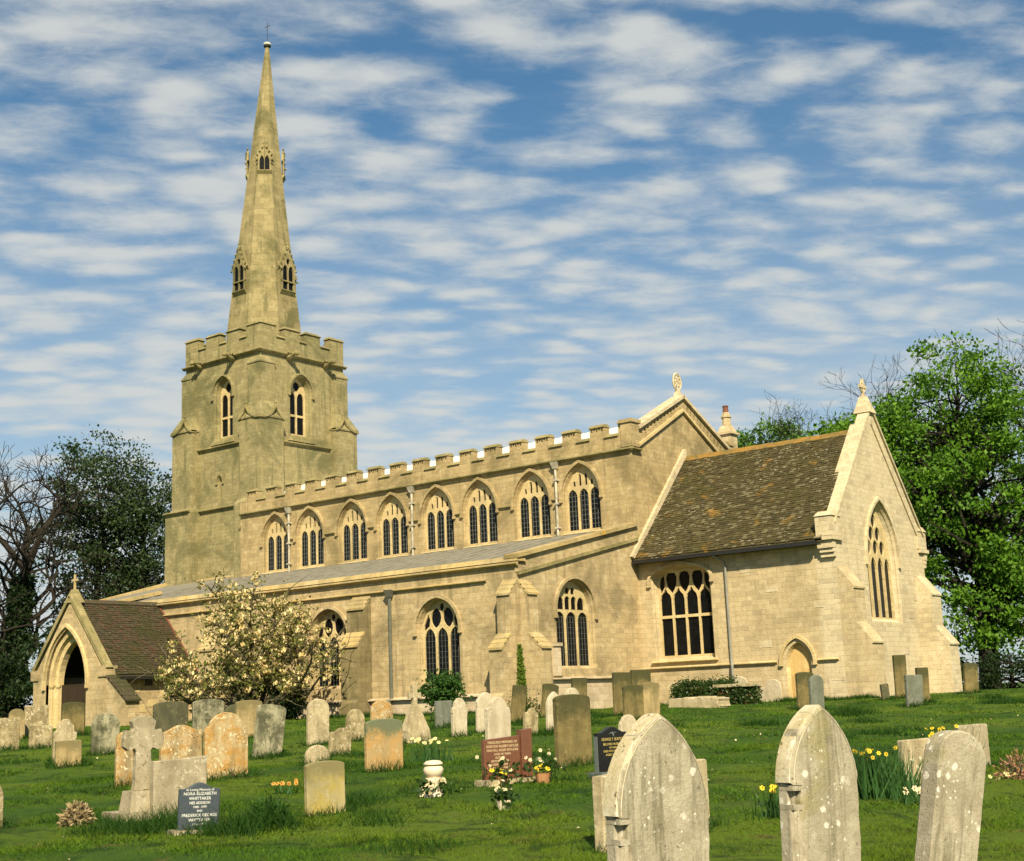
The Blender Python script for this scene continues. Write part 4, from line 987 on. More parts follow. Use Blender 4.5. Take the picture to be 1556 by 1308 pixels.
for (y, z, w2, h2) in ((-11.2, 1.3, .6, .35), (-10.2, .7, .55, .3), (-9.6, 1.1, .5, .4), (-10.9, .5, .6, .3)):
    C('porch_block', MB().plate(EF(PX1), [(y, z), (y + w2, z), (y + w2, z + h2), (y, z + h2)], (), -.05, .012), 'dressed_stone')
sl = math.hypot(pcx - PX1 - .3, pr - pe + .15)
pslope = np.array([-(PX1 + .3 - pcx) / sl, 0, (pr - pe + .15) / sl])
mb = MB()
for sg in (1, -1):
    xe = pcx + sg * (PX1 + .3 - pcx); xw_ = pcx
    mb.hexa([(xe, PY + .4, pe - .15), (xe, AY, pe - .15), (pcx, AY, pr), (pcx, PY + .4, pr)], [(xe, PY + .4, pe - .05), (xe, AY, pe - .05), (pcx, AY, pr + .1), (pcx, PY + .4, pr + .1)])
C('porch_roof', mb, 'porch_tiles')
tiles(np.array([PX1 + .3, PY + .4, pe - .05]), (0, 1, 0), pslope, AY - PY - .4, sl, .19, .12, .022, 'roof_tiles', 'porch_tiles', 9)
y = PY + .45
while y < AY - .1:
    y1 = min(y + .4, AY)
    C('ridge_tile', MB().hexa([(pcx - .16, y, pr + .04), (pcx + .16, y, pr + .04), (pcx + .16, y1 - .006, pr + .04), (pcx - .16, y1 - .006, pr + .04)], [(pcx - .05, y, pr + .2), (pcx + .05, y, pr + .2), (pcx + .05, y1 - .006, pr + .2), (pcx - .05, y1 - .006, pr + .2)]), 'porch_tiles'); y += .4
C('roof_fillet', MB().bar((PX1 + .32, AY - .05, pe + .02), (pcx, AY - .05, pr + .2), .06, .06), 'pot_red')
for sg in (1, -1):
    xe = pcx + sg * (PX1 + .12 - pcx)
    mb = MB().bar((xe, PY + .12, pe + .2), (pcx, PY + .12, pr + .32), .34, .16); C('porch_coping', mb, 'dark_coping')
    mb = MB().box(min(xe, xe - sg * .5), max(xe, xe - sg * .5), PY - .06, PY + .52, pe - .1, pe + .32); C('kneeler', mb, 'aisle_stone')
mb = MB().hexa([(pcx - .32, PY - .06, pr + .05), (pcx + .32, PY - .06, pr + .05), (pcx + .32, PY + .5, pr + .05), (pcx - .32, PY + .5, pr + .05)], [(pcx - .1, PY + .12, pr + .6), (pcx + .1, PY + .12, pr + .6), (pcx + .1, PY + .32, pr + .6), (pcx - .1, PY + .32, pr + .6)])
mb.tube([(pcx - .3, PY + .2, pr - .1), (pcx - .45, PY + .2, pr + .05)], [.12, .06], 5); C('porch_apex', mb, 'dark_coping')
mb = MB().bar((pcx, PY + .22, pr + .58), (pcx, PY + .22, pr + 1.22), .07, .07, (0, 1, 0)); mb.bar((pcx - .2, PY + .22, pr + .98), (pcx + .2, PY + .22, pr + .98), .06, .08); C('porch_cross', mb, 'lichen_coping')
# buttress on the corner of the porch with a tiled slope
f = lambda a, b, d: (PX1 + a, PY + .05 + .65 - d * 1.0 - .65, b)
mb = MB().plate(lambda a, b, d: (PX1 + a, PY + .02 - d, b), [(0, -.4), (1.3, -.4), (1.3, .95), (0, 2.0)], (), -.7, 0); o = C('buttress', mb, 'aisle_stone')
for i in range(6):
    u0, u1 = i / 6, (i + 1.25) / 6
    p0, p1 = (1.42 - 1.35 * u0, .93 + 1.05 * u0), (1.42 - 1.35 * u1, .93 + 1.05 * u1 - .02)
    MB().plate(lambda a, b, d: (PX1 + a, PY - d, b), [(p0[0], p0[1]), (p0[0] + .01, p0[1] + .07), (p1[0], p1[1] + .07), (p1[0], p1[1])], (), -.72, .02).build('weathering_stone', 'porch_tiles', o)
C('porch_gutter', MB().box(PX1 + .26, PX1 + .38, PY + .5, AY - .15, pe - .24, pe - .12), 'gutter_black')
pipe([(PX1 + .3, -9.1, pe - .2), (PX1 + .08, -9.1, pe - .45), (PX1 + .08, -9.1, 0)], .05, 'gutter_black')
# inner door, gates whose boards are added to keep the sunlit porch wall hidden
C('inner_door', MB().box(pcx - 1.2, pcx + 1.2, AY - .2, AY - .135, -.2, 2.6), 'oak')
for sg in (-1, 1):
    x0, x1 = pcx - .15 + sg * .015, pcx - .15 + sg * 1.06
    mb = MB()
    for z in (.2, .95, 1.66): mb.box(min(x0, x1), max(x0, x1), PY + .56, PY + .61, z - .05, z + .05)
    gt = C('porch_gate', mb, 'oak')
    for k in range(7):
        u0, u1 = x0 + (x1 - x0) * k / 7, x0 + (x1 - x0) * (k + 1) / 7 - sg * .008
        MB().box(min(u0, u1), max(u0, u1), PY + .52 + .004 * (k % 2), PY + .56, -.02, 1.74).build('added_plank', 'oak', gt)
for x, z in ((-28.1, 1.35), (-28.5, 1.5)): C('notice', MB().plate(SF(AY - .22), [(x, z), (x + .22, z), (x + .22, z + .32), (x, z + .32)], (), -.01, .0), 'paper')

# ================================================================== gravestones
def rs_outline(pts, step=.05):
    out = []
    n = len(pts)
    for i in range(n):
        a, b = Vector(pts[i]), Vector(pts[(i + 1) % n]); k = max(1, int((b - a).length / step))
        for j in range(k): out.append(tuple(a.lerp(b, j / k)))
    return out
def outline(shape, W, H):
    w = W / 2
    A = lambda hw, rise, zs, cx=0, n=8: [(cx + x, zs + z) for x, z in arch_pts(hw, rise, n)]
    B = [(-w, -.25), (w, -.25)]
    if shape == 'flat': return B + [(w, H - .01), (w - .03, H), (-w + .03, H - .008), (-w, H - .02)]
    if shape == 'slant': return B + [(w, H), (-w, H * .95)]
    if shape == 'segment':
        return B + [(w * math.cos(a), H - .10 * W + .10 * W * math.sin(a)) for a in np.linspace(0, math.pi, 11)]
    if shape == 'round': return B + [(w * math.cos(a), H - w * .8 + w * .8 * math.sin(a)) for a in np.linspace(0, math.pi, 13)]
    if shape == 'pointed': return B + A(w, W * .82, H - W * .82)
    if shape == 'low_point': return B + A(w, W * .5, H - W * .5)
    if shape == 'shoulder':
        r_ = w * .68; zs = H - r_; return B + [(w, zs - .03), (w - .02, zs), (r_ + .01, zs)] + [(r_ * math.cos(a), zs + r_ * math.sin(a)) for a in np.linspace(.05, math.pi - .05, 11)] + [(-r_ - .01, zs), (-w + .02, zs), (-w, zs - .03)]
    if shape == 'big_shoulder':
        r_ = w * .80; zs = H - r_ * .85; return B + [(w, zs - .05), (w - .03, zs + .02), (r_ + .02, zs + .03)] + [(r_ * math.cos(a), zs + .85 * r_ * math.sin(a)) for a in np.linspace(.15, math.pi - .15, 11)] + [(-r_ - .02, zs + .03), (-w + .03, zs + .02), (-w, zs - .05)]
    if shape == 'serpentine':
        return B + [(w * c, H - .16 * W + .16 * W * (math.cos(c * math.pi) * .5 + .5) + (.03 if abs(c) > .9 else 0)) for c in np.linspace(1, -1, 15)]
    if shape == 'ogee':
        return B + [(w * c, H - .14 * W * (1 - math.cos(min(1, abs(c) * 1.25) * math.pi)) * .5) for c in np.linspace(1, -1, 15)]
    if shape == 'gabled': return B + [(w, H - W * .5), (w * .78, H - W * .42), (w * .62, H - W * .38), (.0, H), (-w * .62, H - W * .38), (-w * .78, H - W * .42), (-w, H - W * .5)]
    if shape == 'fancy':
        zs = H - W * .62; return B + [(w, zs - .12), (w * 1.06, zs - .1), (w * 1.06, zs), (w * .8, zs + .04), (w * .72, zs + .16), (w * .42, zs + .22)] + [(w * .42 * math.cos(a), zs + .22 + (H - zs - .22) * math.sin(a)) for a in np.linspace(.3, math.pi - .3, 7)] + [(-w * .42, zs + .22), (-w * .72, zs + .16), (-w * .8, zs + .04), (-w * 1.06, zs), (-w * 1.06, zs - .1), (-w, zs - .12)]
    if shape == 'broken': return B + [(w, H * .8), (w * .6, H * .86), (w * .45, H), (-w * .1, H * .97), (-w * .5, H * .84), (-w, H * .80)]
    raise ValueError(shape)
def slab(pts, t_, ch=.012, jit=.0012, seed=0, yoff=0):
    rr = random.Random(seed); P = rs_outline(pts, .045)
    cx = sum(a for a, b in P) / len(P); cz = sum(b for a, b in P) / len(P)
    P = [(a + rr.gauss(0, jit), b + (rr.gauss(0, jit) if b > 0 else 0)) for a, b in P]
    def ins(p_, k): 
        dx, dz = p_[0] - cx, p_[1] - cz; L = math.hypot(dx, dz) or 1; return (p_[0] - dx / L * k, p_[1] - dz / L * k)
    mb = MB(); n = len(P)
    L0 = [(a, yoff - t_ / 2, b) for a, b in (ins(p_, ch) for p_ in P)]; L1 = [(a, yoff - t_ / 2 + ch, b) for a, b in P]; L2 = [(a, yoff + t_ / 2 - ch, b) for a, b in P]; L3 = [(a, yoff + t_ / 2, b) for a, b in (ins(p_, ch) for p_ in P)]
    mb.loft(L0, L1); mb.loft(L1, L2); mb.loft(L2, L3)
    tr = tessellate_polygon([[Vector((v[0], v[2], 0)) for v in L0]]); mb.add(L0, [tuple(q) for q in tr])
    tr = tessellate_polygon([[Vector((v[0], v[2], 0)) for v in L3]]); mb.add(L3, [tuple(q) for q in tr])
    me_ = mb.mesh('gravestone'); 
    bm = bmesh.new(); bm.from_mesh(me_); bmesh.ops.remove_doubles(bm, verts=bm.verts, dist=.0005); bmesh.ops.recalc_face_normals(bm, faces=bm.faces); bm.to_mesh(me_); bm.free()
    return me_
TUFTS = []     # (x, y, width, az) of everything standing in the lawn
GROUP = 'headstones in the churchyard'
def place(o, x, y, az, lean=0, tip=0, dz=0):
    o.location = (x, y, gh(x, y) + dz); o.rotation_euler = (R(tip), R(lean), R(az + 90))
gs_n = 0
def grave(x, y, W, H, shape, mat, label, az=-14, lean=0, tip=0, t=.10, tuft=1, name='gravestone', dz=0):
    global gs_n; gs_n += 1
    o = link(name, slab(outline(shape, W, H), t, seed=gs_n), None, mat)
    place(o, x, y, az, lean, tip, dz); tag(o, label, 'gravestone', GROUP)
    if tuft: TUFTS.append((x, y, W, az, tuft))
    return o
G = grave
# west group before the porch
G(-10.91, -25.88, .62, .80, 'flat', 'stone_mottled', 'squat pale headstone with flat top at the far western edge of the graves', lean=1)
G(-16.28, -22.19, .47, .90, 'round', 'stone_tan', 'narrow tan round-topped headstone left of the porch buttress, half hidden by a squat one', lean=-1)
G(-16.59, -21.34, .72, .98, 'flat', 'stone_mottled', 'tall speckled flat-topped headstone in front of the porch west jamb')
G(-10.47, -25.20, .58, .58, 'flat', 'stone_mottled', 'low speckled block headstone standing just before the tall speckled one', lean=1)
G(-6.12, -27.47, .49, .92, 'fancy', 'stone_pale', 'shouldered pale headstone leaning behind a small square block before the porch', lean=3)
G(-3.83, -28.90, .52, .53, 'flat', 'stone_tan', 'small square buff headstone in open grass before the porch', az=-18)
G(-15.59, -20.74, .68, 1.02, 'segment', 'stone_olive', 'round-shouldered olive headstone standing in front of the porch doorway')
G(-6.44, -26.14, .65, .94, 'round', 'stone_dark_pale', 'round-topped headstone, dark rim and pale bleached middle, right of the porch door')
G(1.34, -31.27, .42, .92, 'round', 'stone_orange', 'narrow orange-lichened headstone half hidden behind the stone cross', az=-16)
G(5.78, -33.74, .75, .76, 'slant', 'stone_grey', 'wide plain grey slab with sloping top behind the small slate', az=-16, t=.16)
G(.28, -29.32, .81, .90, 'serpentine', 'stone_orange', 'wide orange-lichened headstone with wavy top behind the plain grey slab')
G(1.81, -29.56, .80, 1.12, 'big_shoulder', 'stone_orange', 'large round-headed headstone thickly covered in orange and black lichen', az=-18)
G(-10.52, -21.08, 1.02, .98, 'segment', 'stone_dark', 'broad blackened headstone with gently curved top below the magnolia')
G(-9.04, -20.98, .92, 1.05, 'segment', 'stone_dark_pale', 'broad blackened headstone with brown patch beside the magnolia trunk')
G(-8.03, -20.92, .60, .86, 'round', 'stone_dark', 'dark round-topped headstone between the orange lichened one and a pale tan one')
G(-7.01, -21.31, .74, .98, 'segment', 'stone_tan', 'pale tan headstone with slightly arched top under the magnolia blossom')
G(-1.49, -25.65, .66, 1.10, 'segment', 'stone_dark_pale', 'tilted greenish pale headstone with dark edge standing right of the orange one', lean=7)
G(-3.07, -22.64, .57, 1.06, 'round', 'stone_pale', 'tall pale round-topped headstone below the aisle buttress', lean=1)
G(.09, -25.07, .50, .55, 'broken', 'stone_mottled', 'low broken-topped headstone right of the tall pale round one', lean=4)
G(-3.26, -21.21, .50, .76, 'low_point', 'stone_mottled', 'small mottled headstone with blunt pointed top below the aisle downpipe', lean=2)
G(-5.14, -18.26, .68, .85, 'round', 'stone_orange', 'brown mottled rounded headstone standing against the plinth beside the downpipe')
G(3.78, -27.63, .76, .90, 'segment', 'stone_green_top', 'broad headstone, green above and orange-brown below, in mid lawn')
G(1.61, -27.17, .50, .37, 'round', 'stone_pale', 'very low half-round pale headstone sunk in the grass')
G(7.45, -32.65, .56, .68, 'segment', 'stone_yellow', 'plain low headstone stained yellow down its right side, alone on the lawn', lean=-1, az=-18)
G(-4.81, -16.10, .55, .75, 'flat', 'stone_blue_grey', 'blue-grey flat-topped headstone in front of the dark green shrub')
G(-.99, -19.94, .42, .92, 'fancy', 'stone_white', 'slender carved white headstone right of the dark green shrub', lean=2)
G(-1.63, -18.14, .56, 1.0, 'big_shoulder', 'stone_white', 'pale round-headed headstone left of the ivy on the corner buttress', lean=1)
G(5.92, -27.04, .52, 1.22, 'shoulder', 'stone_white', 'tall white shouldered headstone behind the brown granite memorial', az=-10)
G(-3.09, -14.97, .46, 1.08, 'segment', 'stone_olive', 'olive headstone tilted beside the ivy on the corner buttress', lean=9)
G(.75, -19.38, .40, .66, 'broken', 'stone_mottled', 'low mottled headstone with worn top left of the white pointed one', lean=4)
G(.75, -18.71 + .3, .46, .98, 'pointed', 'stone_white', 'white headstone with pointed gothic top below the aisle east window', lean=1)
G(-4.07, -12.15, .58, 1.0, 'segment', 'stone_olive', 'dark-topped olive headstone leaning near the wall tablet', lean=8)
G(6.91, -26.22, .76, 1.20, 'segment', 'stone_olive', 'large olive-brown headstone with squared shoulders right of the tall white shouldered one', t=.12)
G(-1.52, -14.45, .48, .92, 'low_point', 'stone_white', 'small pale pointed headstone peeping out behind the large olive one')
G(-3.9, -10.76, .58, 1.18, 'flat', 'stone_olive', 'upright olive headstone under the aisle east window, moss-dark on top', lean=1)
G(4.25, -20.50, .50, .54, 'big_shoulder', 'stone_white', 'small white headstone standing beyond the black granite one', lean=5)
G(-1.50, -12.01, .66, 1.24, 'flat', 'stone_olive', 'tall olive headstone, left of the cluster of four below the chancel window', lean=1)
G(-1.97, -10.22, .77, 1.34, 'flat', 'stone_olive', 'olive headstone at the back of the cluster of four below the chancel window')
G(-.24, -13.35, .72, .98, 'segment', 'stone_olive', 'mossy olive headstone in front of the cluster of four below the chancel window')
G(-.05, -12.76, .60, 1.02, 'segment', 'stone_tan', 'grey-brown headstone at the right of the cluster of four below the chancel window', lean=2)
# east group
G(12.84, -33.7, .70, .74, 'slant', 'stone_pale', 'low pale headstone emerging left of the big pointed gothic headstone', az=-6, t=.14)
G(12.95, -32.52, .62, .74, 'flat', 'stone_pale', 'low pale squared headstone emerging right of the big pointed gothic headstone', az=-4, t=.12)
G(13.35, -24.87, .62, .62, 'flat', 'stone_grey', 'small grey block headstone behind the leaning rounded headstone', az=-22)
G(13.62, -27.74, .58, .62, 'flat', 'stone_pale', 'small pale headstone with lichened side between daffodils and the leaning headstone', az=-20)
G(2.37, -8.07, .62, 1.12, 'segment', 'stone_olive', 'brown headstone standing before the blocked doorway', lean=1, az=-25)
G(3.31, -9.30, .48, .98, 'round', 'stone_blue_grey', 'blue-grey round-topped headstone overlapping the brown one before the blocked doorway', lean=2, az=-25)
G(5.51, -7.61, .58, .88, 'flat', 'stone_blue_grey', 'pale grey headstone below the east gable with a darker one behind it', lean=2, az=-28)
G(4.99, -5.61, .42, 1.05, 'flat', 'stone_olive', 'dark narrow headstone behind the pale grey one below the east gable', lean=1, az=-28)
G(2.34, -.85, .50, 1.45, 'flat', 'stone_olive', 'tall narrow brown headstone close to the east wall under the east window', lean=1, az=-28)
G(2.15, -1.75, .30, .55, 'flat', 'stone_dark', 'short dark fragment stone leaning beside the tall narrow brown headstone', lean=-3, az=-28)
G(2.75, 4.6, .62, 1.15, 'segment', 'stone_olive', 'mossy rounded headstone near the far corner buttress of the chancel', lean=3, az=-28)
G(4.1, -35.6, .55, .66, 'low_point', 'stone_mottled', 'black-speckled headstone standing apart at the western end of the lawn', az=-14)
# big gothic foreground headstones with nook shafts
def gothic_grave(x, y, W, H, label, az, lean, tip=0):
    zs = H - W * .80; w = W / 2; nk = .075
    pts = [(-w + nk, -.25), (w, -.25)] + [(px2, zs + pz2) for px2, pz2 in arch_pts(w, W * .80, 14)] + [(-w + nk, zs - .003)]
    o = link('gravestone', slab(pts, .13, .014, .003, 77), None, 'stone_weathered')
    place(o, x, y, az, lean, tip); tag(o, label, 'gravestone', GROUP)
    MB().tube([(-w + .05, -.02, -.25), (-w + .05, -.02, zs - .155)], .042, 10).build('nook_shaft', 'stone_weathered', o, smooth=True)
    MB().box(-w + .012, -w + nk + .02, -.005, .058, -.25, zs - .004).build('edge', 'stone_weathered', o)
    mb = MB(); mb.box(-w + .010, -w + .1, -.060, .055, zs - .045, zs - .012); mb.box(-w + .010, -w + .1, -.060, .055, zs - .155, zs - .125); mb.tube([(-w + .06, .0, zs - .125), (-w + .06, .0, zs - .045)], [.022, .03], 8)
    mb.build('capital', 'stone_weathered', o)
    # paler chamfer that follows the pointed head
    mb = MB(); arc = arch_pts(w + .004, W * .80 + .004, 14); arc2 = arch_pts(w - .02, W * .80 - .024, 14)
    A_ = [(a, -.046, zs + b) for a, b in arc]; B_ = [(a, .066, zs + b) for a, b in arc]; C_ = [(a, -.068, zs + b) for a, b in arc2]
    mb.loft(A_, B_, False); mb.loft(C_, A_, False); mb.build('chamfered_edge', 'stone_pale_edge', o, False)
    TUFTS.append((x, y, W, az, 1)); return o
gothic_grave(16.69, -39.07, .68, 1.55, 'big pointed gothic headstone with a carved capital, between two low pale stones', -16, 1)
gothic_grave(17.19, -38.08, .56, 1.54, 'big pointed gothic headstone with a carved capital, standing clear beside yellow flowers', -18, 2)
G(17.50, -37.18, .40, 1.36, 'round', 'stone_weathered', 'tall slim round-topped headstone leaning hard over, dark lichen on its thick edge', az=-24, lean=15, t=.15)

# stone cross on steps
def cross_grave():
    o = empty('stone_cross', (5.43, -34.07, gh(5.43, -34.07)), R(-16 + 90))
    tag(o, 'stone cross with broad flared arms on a stepped base beside the plain grey slab', 'gravestone', GROUP)
    mb = MB().box(-.42, .34, -.33, .33, -.15, .08); mb.build('step', 'stone_grey', o)
    mb = MB().hexa([(-.24, -.2, .08), (.24, -.2, .08), (.24, .2, .08), (-.24, .2, .08)], [(-.2, -.17, .34), (.2, -.17, .34), (.2, .17, .34), (-.2, .17, .34)]); mb.build('plinth', 'stone_grey', o)
    s_ = [(-.125, .34), (.125, .34), (.10, .84), (.13, .90), (.21, .86), (.27, .92), (.28, 1.03), (.25, 1.13), (.16, 1.12), (.15, 1.16), (.17, 1.24), (.10, 1.30), (0, 1.32), (-.10, 1.30), (-.17, 1.24), (-.15, 1.16), (-.16, 1.12), (-.25, 1.13), (-.28, 1.03), (-.27, .92), (-.21, .86), (-.13, .90), (-.10, .84)]
    link('cross_shaft', slab(s_, .13, .012, .003, 5), o, 'stone_grey')
    TUFTS.append((5.43, -34.07, .8, -16, 1))
cross_grave()
def cross_pyramid():
    x, y = -.93, -21.59; o = empty('stone_cross', (x, y, gh(x, y)), R(76))
    tag(o, 'small stone cross rising from a steep tapering pedestal before the dark shrub', 'gravestone', GROUP)
    MB().hexa([(-.34, -.2, -.2), (.34, -.2, -.2), (.34, .2, -.2), (-.34, .2, -.2)], [(-.3, -.17, .28), (.3, -.17, .28), (.3, .17, .28), (-.3, .17, .28)]).build('pedestal', 'stone_pale', o)
    MB().hexa([(-.3, -.17, .28), (.3, -.17, .28), (.3, .17, .28), (-.3, .17, .28)], [(-.08, -.06, .88), (.08, -.06, .88), (.08, .06, .88), (-.08, .06, .88)]).build('taper', 'stone_pale', o)
    link('cross_head', slab([(-.06, .86), (.06, .86), (.06, 1.02), (.17, 1.0), (.17, 1.15), (.06, 1.13), (.07, 1.3), (-.07, 1.3), (-.06, 1.13), (-.17, 1.15), (-.17, 1.0), (-.06, 1.02)], .1, .01, .003, 6), o, 'stone_pale')
    TUFTS.append((x, y, .7, -14, 1))
cross_pyramid()

# lettered stones
def lettering(parent, lines, y, mat, name='inscription'):
    dg = None
    allmb = None
    V, F = [], []
    for txt, size, cx, z, maxw in lines:
        cu = bpy.data.curves.new('t', 'FONT'); cu.body = txt; cu.size = size; cu.align_x = 'CENTER'; cu.extrude = .0012; cu.resolution_u = 2
        ob = bpy.data.objects.new('t', cu); col.objects.link(ob)
        bpy.context.view_layer.update()
        me_ = bpy.data.meshes.new_from_object(ob.evaluated_get(bpy.context.evaluated_depsgraph_get()))
        xs_ = [v.co.x for v in me_.vertices]; w = max(xs_) - min(xs_); k = min(1, maxw / w)
        b = len(V)
        V += [(cx + v.co.x * k, y - v.co.z, z + v.co.y) for v in me_.vertices]; F += [tuple(b + i for i in p_.vertices) for p_ in me_.polygons]
        bpy.data.objects.remove(ob); bpy.data.curves.remove(cu); bpy.data.meshes.remove(me_)
    me_ = bpy.data.meshes.new(name); me_.from_pydata(V, [], F); me_.update()
    return link(name, me_, parent, mat)
sl_ = grave(7.46, -34.78, .50, .58, 'ogee', 'slate', 'small blue-grey slate headstone with white lettering before the plain grey slab', az=-22, lean=2, t=.07)
link('stone_base', MB().box(-.33, .33, -.16, .14, -.12, .035).mesh('stone_base'), sl_, 'stone_grey')
lettering(sl_, [('In Loving Memory of', .042, 0, .485, .34), ('NORA ELIZABETH', .050, 0, .435, .40), ('WHITTAKER', .050, 0, .38, .27), ('NEE ADDISON', .045, 0, .33, .25), ('1908 - 1979', .036, 0, .285, .16), ('AND', .036, 0, .24, .07), ('FREDERICK GEORGE', .050, 0, .185, .43), ('WHITTAKER', .050, 0, .13, .27), ('1906 - 1987', .036, 0, .085, .16)], -.037, 'letter_white')
bk = grave(8.60, -27.56, .62, .74, 'ogee', 'black_granite', 'polished black granite headstone with gilt lettering beside the big gothic headstone', az=-16, t=.1)
link('stone_base', MB().box(-.38, .38, -.2, .15, -.12, .06).mesh('stone_base'), bk, 'granite_edge')
lettering(bk, [('GEORGE T. BURTON', .062, 0, .53, .46), ('BELOVED HUSBAND', .05, 0, .46, .40), ('OF MARY', .04, 0, .41, .26), ('DIED 4TH MAY 1983', .045, 0, .355, .40), ('AGED 71 YEARS', .045, 0, .30, .36)], -.052, 'letter_gold')
link('bird_emblem', MB().add([(-.09, -.0525, .63), (-.02, -.0525, .645), (0, -.0525, .61), (.02, -.0525, .645), (.09, -.0525, .655), (.03, -.0525, .66), (.0, -.0525, .665), (-.04, -.0525, .655), (.03, -.0525, .585)], [(0, 1, 7), (1, 2, 3, 6, 7), (3, 4, 5), (2, 8, 3)]).mesh('bird_emblem', False), bk, 'granite_edge')
link('side_panel', MB().box(-.318, -.309, -.045, .045, .06, .60).mesh('side_panel'), bk, 'granite_edge')
br_ = empty('granite_memorial', (7.77, -29.30, gh(7.77, -29.30)), R(76)); tag(br_, 'brown granite memorial tablet with lettering and taller side post, flowers at its foot', 'gravestone', GROUP)
link('tablet', slab([(-.34, .08), (.34, .08), (.34, .70), (-.34, .66)], .09, .01, .001, 8), br_, 'brown_granite')
link('post', slab([(.36, .08), (.56, .08), (.56, .80), (.36, .78)], .13, .012, .001, 9), br_, 'brown_granite')
link('stone_base', MB().box(-.42, .62, -.24, .12, -.15, .08).mesh('stone_base'), br_, 'ledger_stone')
lettering(br_, [('TREASURED MEMORIES OF', .052, 0, .60, .56), ('DOROTHY AUDREY NAYLOR', .056, 0, .54, .60), ('WHO FELL ASLEEP 20TH JUNE', .050, 0, .485, .60), ('AGED 49 YEARS', .045, 0, .43, .36), ('ALSO OF', .045, -.05, .38, .20), ('ARTHUR NAYLOR', .045, -.05, .33, .34), ('A DEAR HUSBAND', .045, -.05, .28, .34), ('FOREVER IN OUR HEARTS', .045, -.08, .23, .42), ('AT REST', .04, -.05, .18, .16)], -.047, 'letter_buff')
TUFTS.append((7.77, -29.3, .8, -14, .6))

# ledger and chest tomb
def chest():
    o = empty('chest_tomb', (-2.35, -3.0, gh(-2.35, -3.0)), R(0))
    tag(o, 'low chest tomb smothered in ivy with a brick corner showing, below the chancel window', 'tomb')
    MB().box(-2.6, .15, -.55, .45, -.2, .62).build('tomb_body', 'brick_red', o)
    MB().box(-.9, .35, -.7, .55, .62, .72).build('tomb_lid', 'ledger_stone', o)
    for k in range(3):
        for j in range(2): MB().box(-.62 + j * .24, -.40 + j * .24, -.575, -.545, .04 + k * .1, .12 + k * .1).build('brick', 'brick_red', o)
    return o
tomb = chest()
led = empty('ledger_slab', (-2.9, -5.3, gh(-2.9, -5.3))); tag(led, 'pale weathered ledger slab lying in front of the ivy-clad tomb', 'tomb')
link('slab', slab([(-1.0, -.1), (1.0, -.1), (.98, .27), (.3, .33), (-.95, .31)], .8, .04, .015, 3), led, 'ledger_stone')
for i, (x, H_, W2) in enumerate(((-4.35, 1.0, .75), (-2.95, .8, .6), (-3.35, .55, .5))):
    g = grave(x + .2, -.16, W2, H_, 'round' if i != 2 else 'broken', 'stone_white', ('pale round-topped stone propped against the chancel wall beside the grey downpipe', 'pale worn stone propped against the chancel wall left of the blocked doorway', 'short broken stone propped against the chancel wall between two pale ones')[i], az=-90, t=.08, tip=4, tuft=0)

# ================================================================== leaves and trees
def leaf_quads(P, size, rs, flat=.0, asp=.55, droop=0.0, out=None):
    """one bent leaf (two triangles sharing the midrib) per point"""
    n = len(P); d = rs.randn(n, 3); d[:, 2] = d[:, 2] * (1 - flat) - droop
    if out is not None: d += out
    d /= np.linalg.norm(d, axis=1, keepdims=True) + 1e-9
    s_ = np.cross(d, rs.randn(n, 3)); s_ /= np.linalg.norm(s_, axis=1, keepdims=True) + 1e-9
    L = (size * (.65 + .7 * rs.rand(n)))[:, None]
    V = np.empty((n, 4, 3)); V[:, 0] = P; V[:, 1] = P + d * L * .5 + s_ * L * asp * .5; V[:, 2] = P + d * L; V[:, 3] = P + d * L * .5 - s_ * L * asp * .5
    nr = np.cross(d, s_); V[:, 1] += nr * L * .10; V[:, 3] += nr * L * .10
    F = np.arange(n * 4).reshape(n, 4)
    return V.reshape(-1, 3), F
def leaf_obj(name, P, size, seed, mat, parent, **k):
    V, F = leaf_quads(np.asarray(P, float), size, np.random.RandomState(seed), **k)
    o = link(name, mesh_np(name, V, F, 4), parent, mat); return o
def curve_pts(a, b, sag, rr, n=5, wob=.08):
    a, b = Vector(a), Vector(b); L = (b - a).length; out = []
    for i in range(n + 1):
        u = i / n; p_ = a.lerp(b, u); p_.z += sag * L * math.sin(u * math.pi)
        if 0 < i < n: p_ += Vector((rr.gauss(0, 1), rr.gauss(0, 1), rr.gauss(0, .6))) * wob * L
        out.append(p_)
    return out
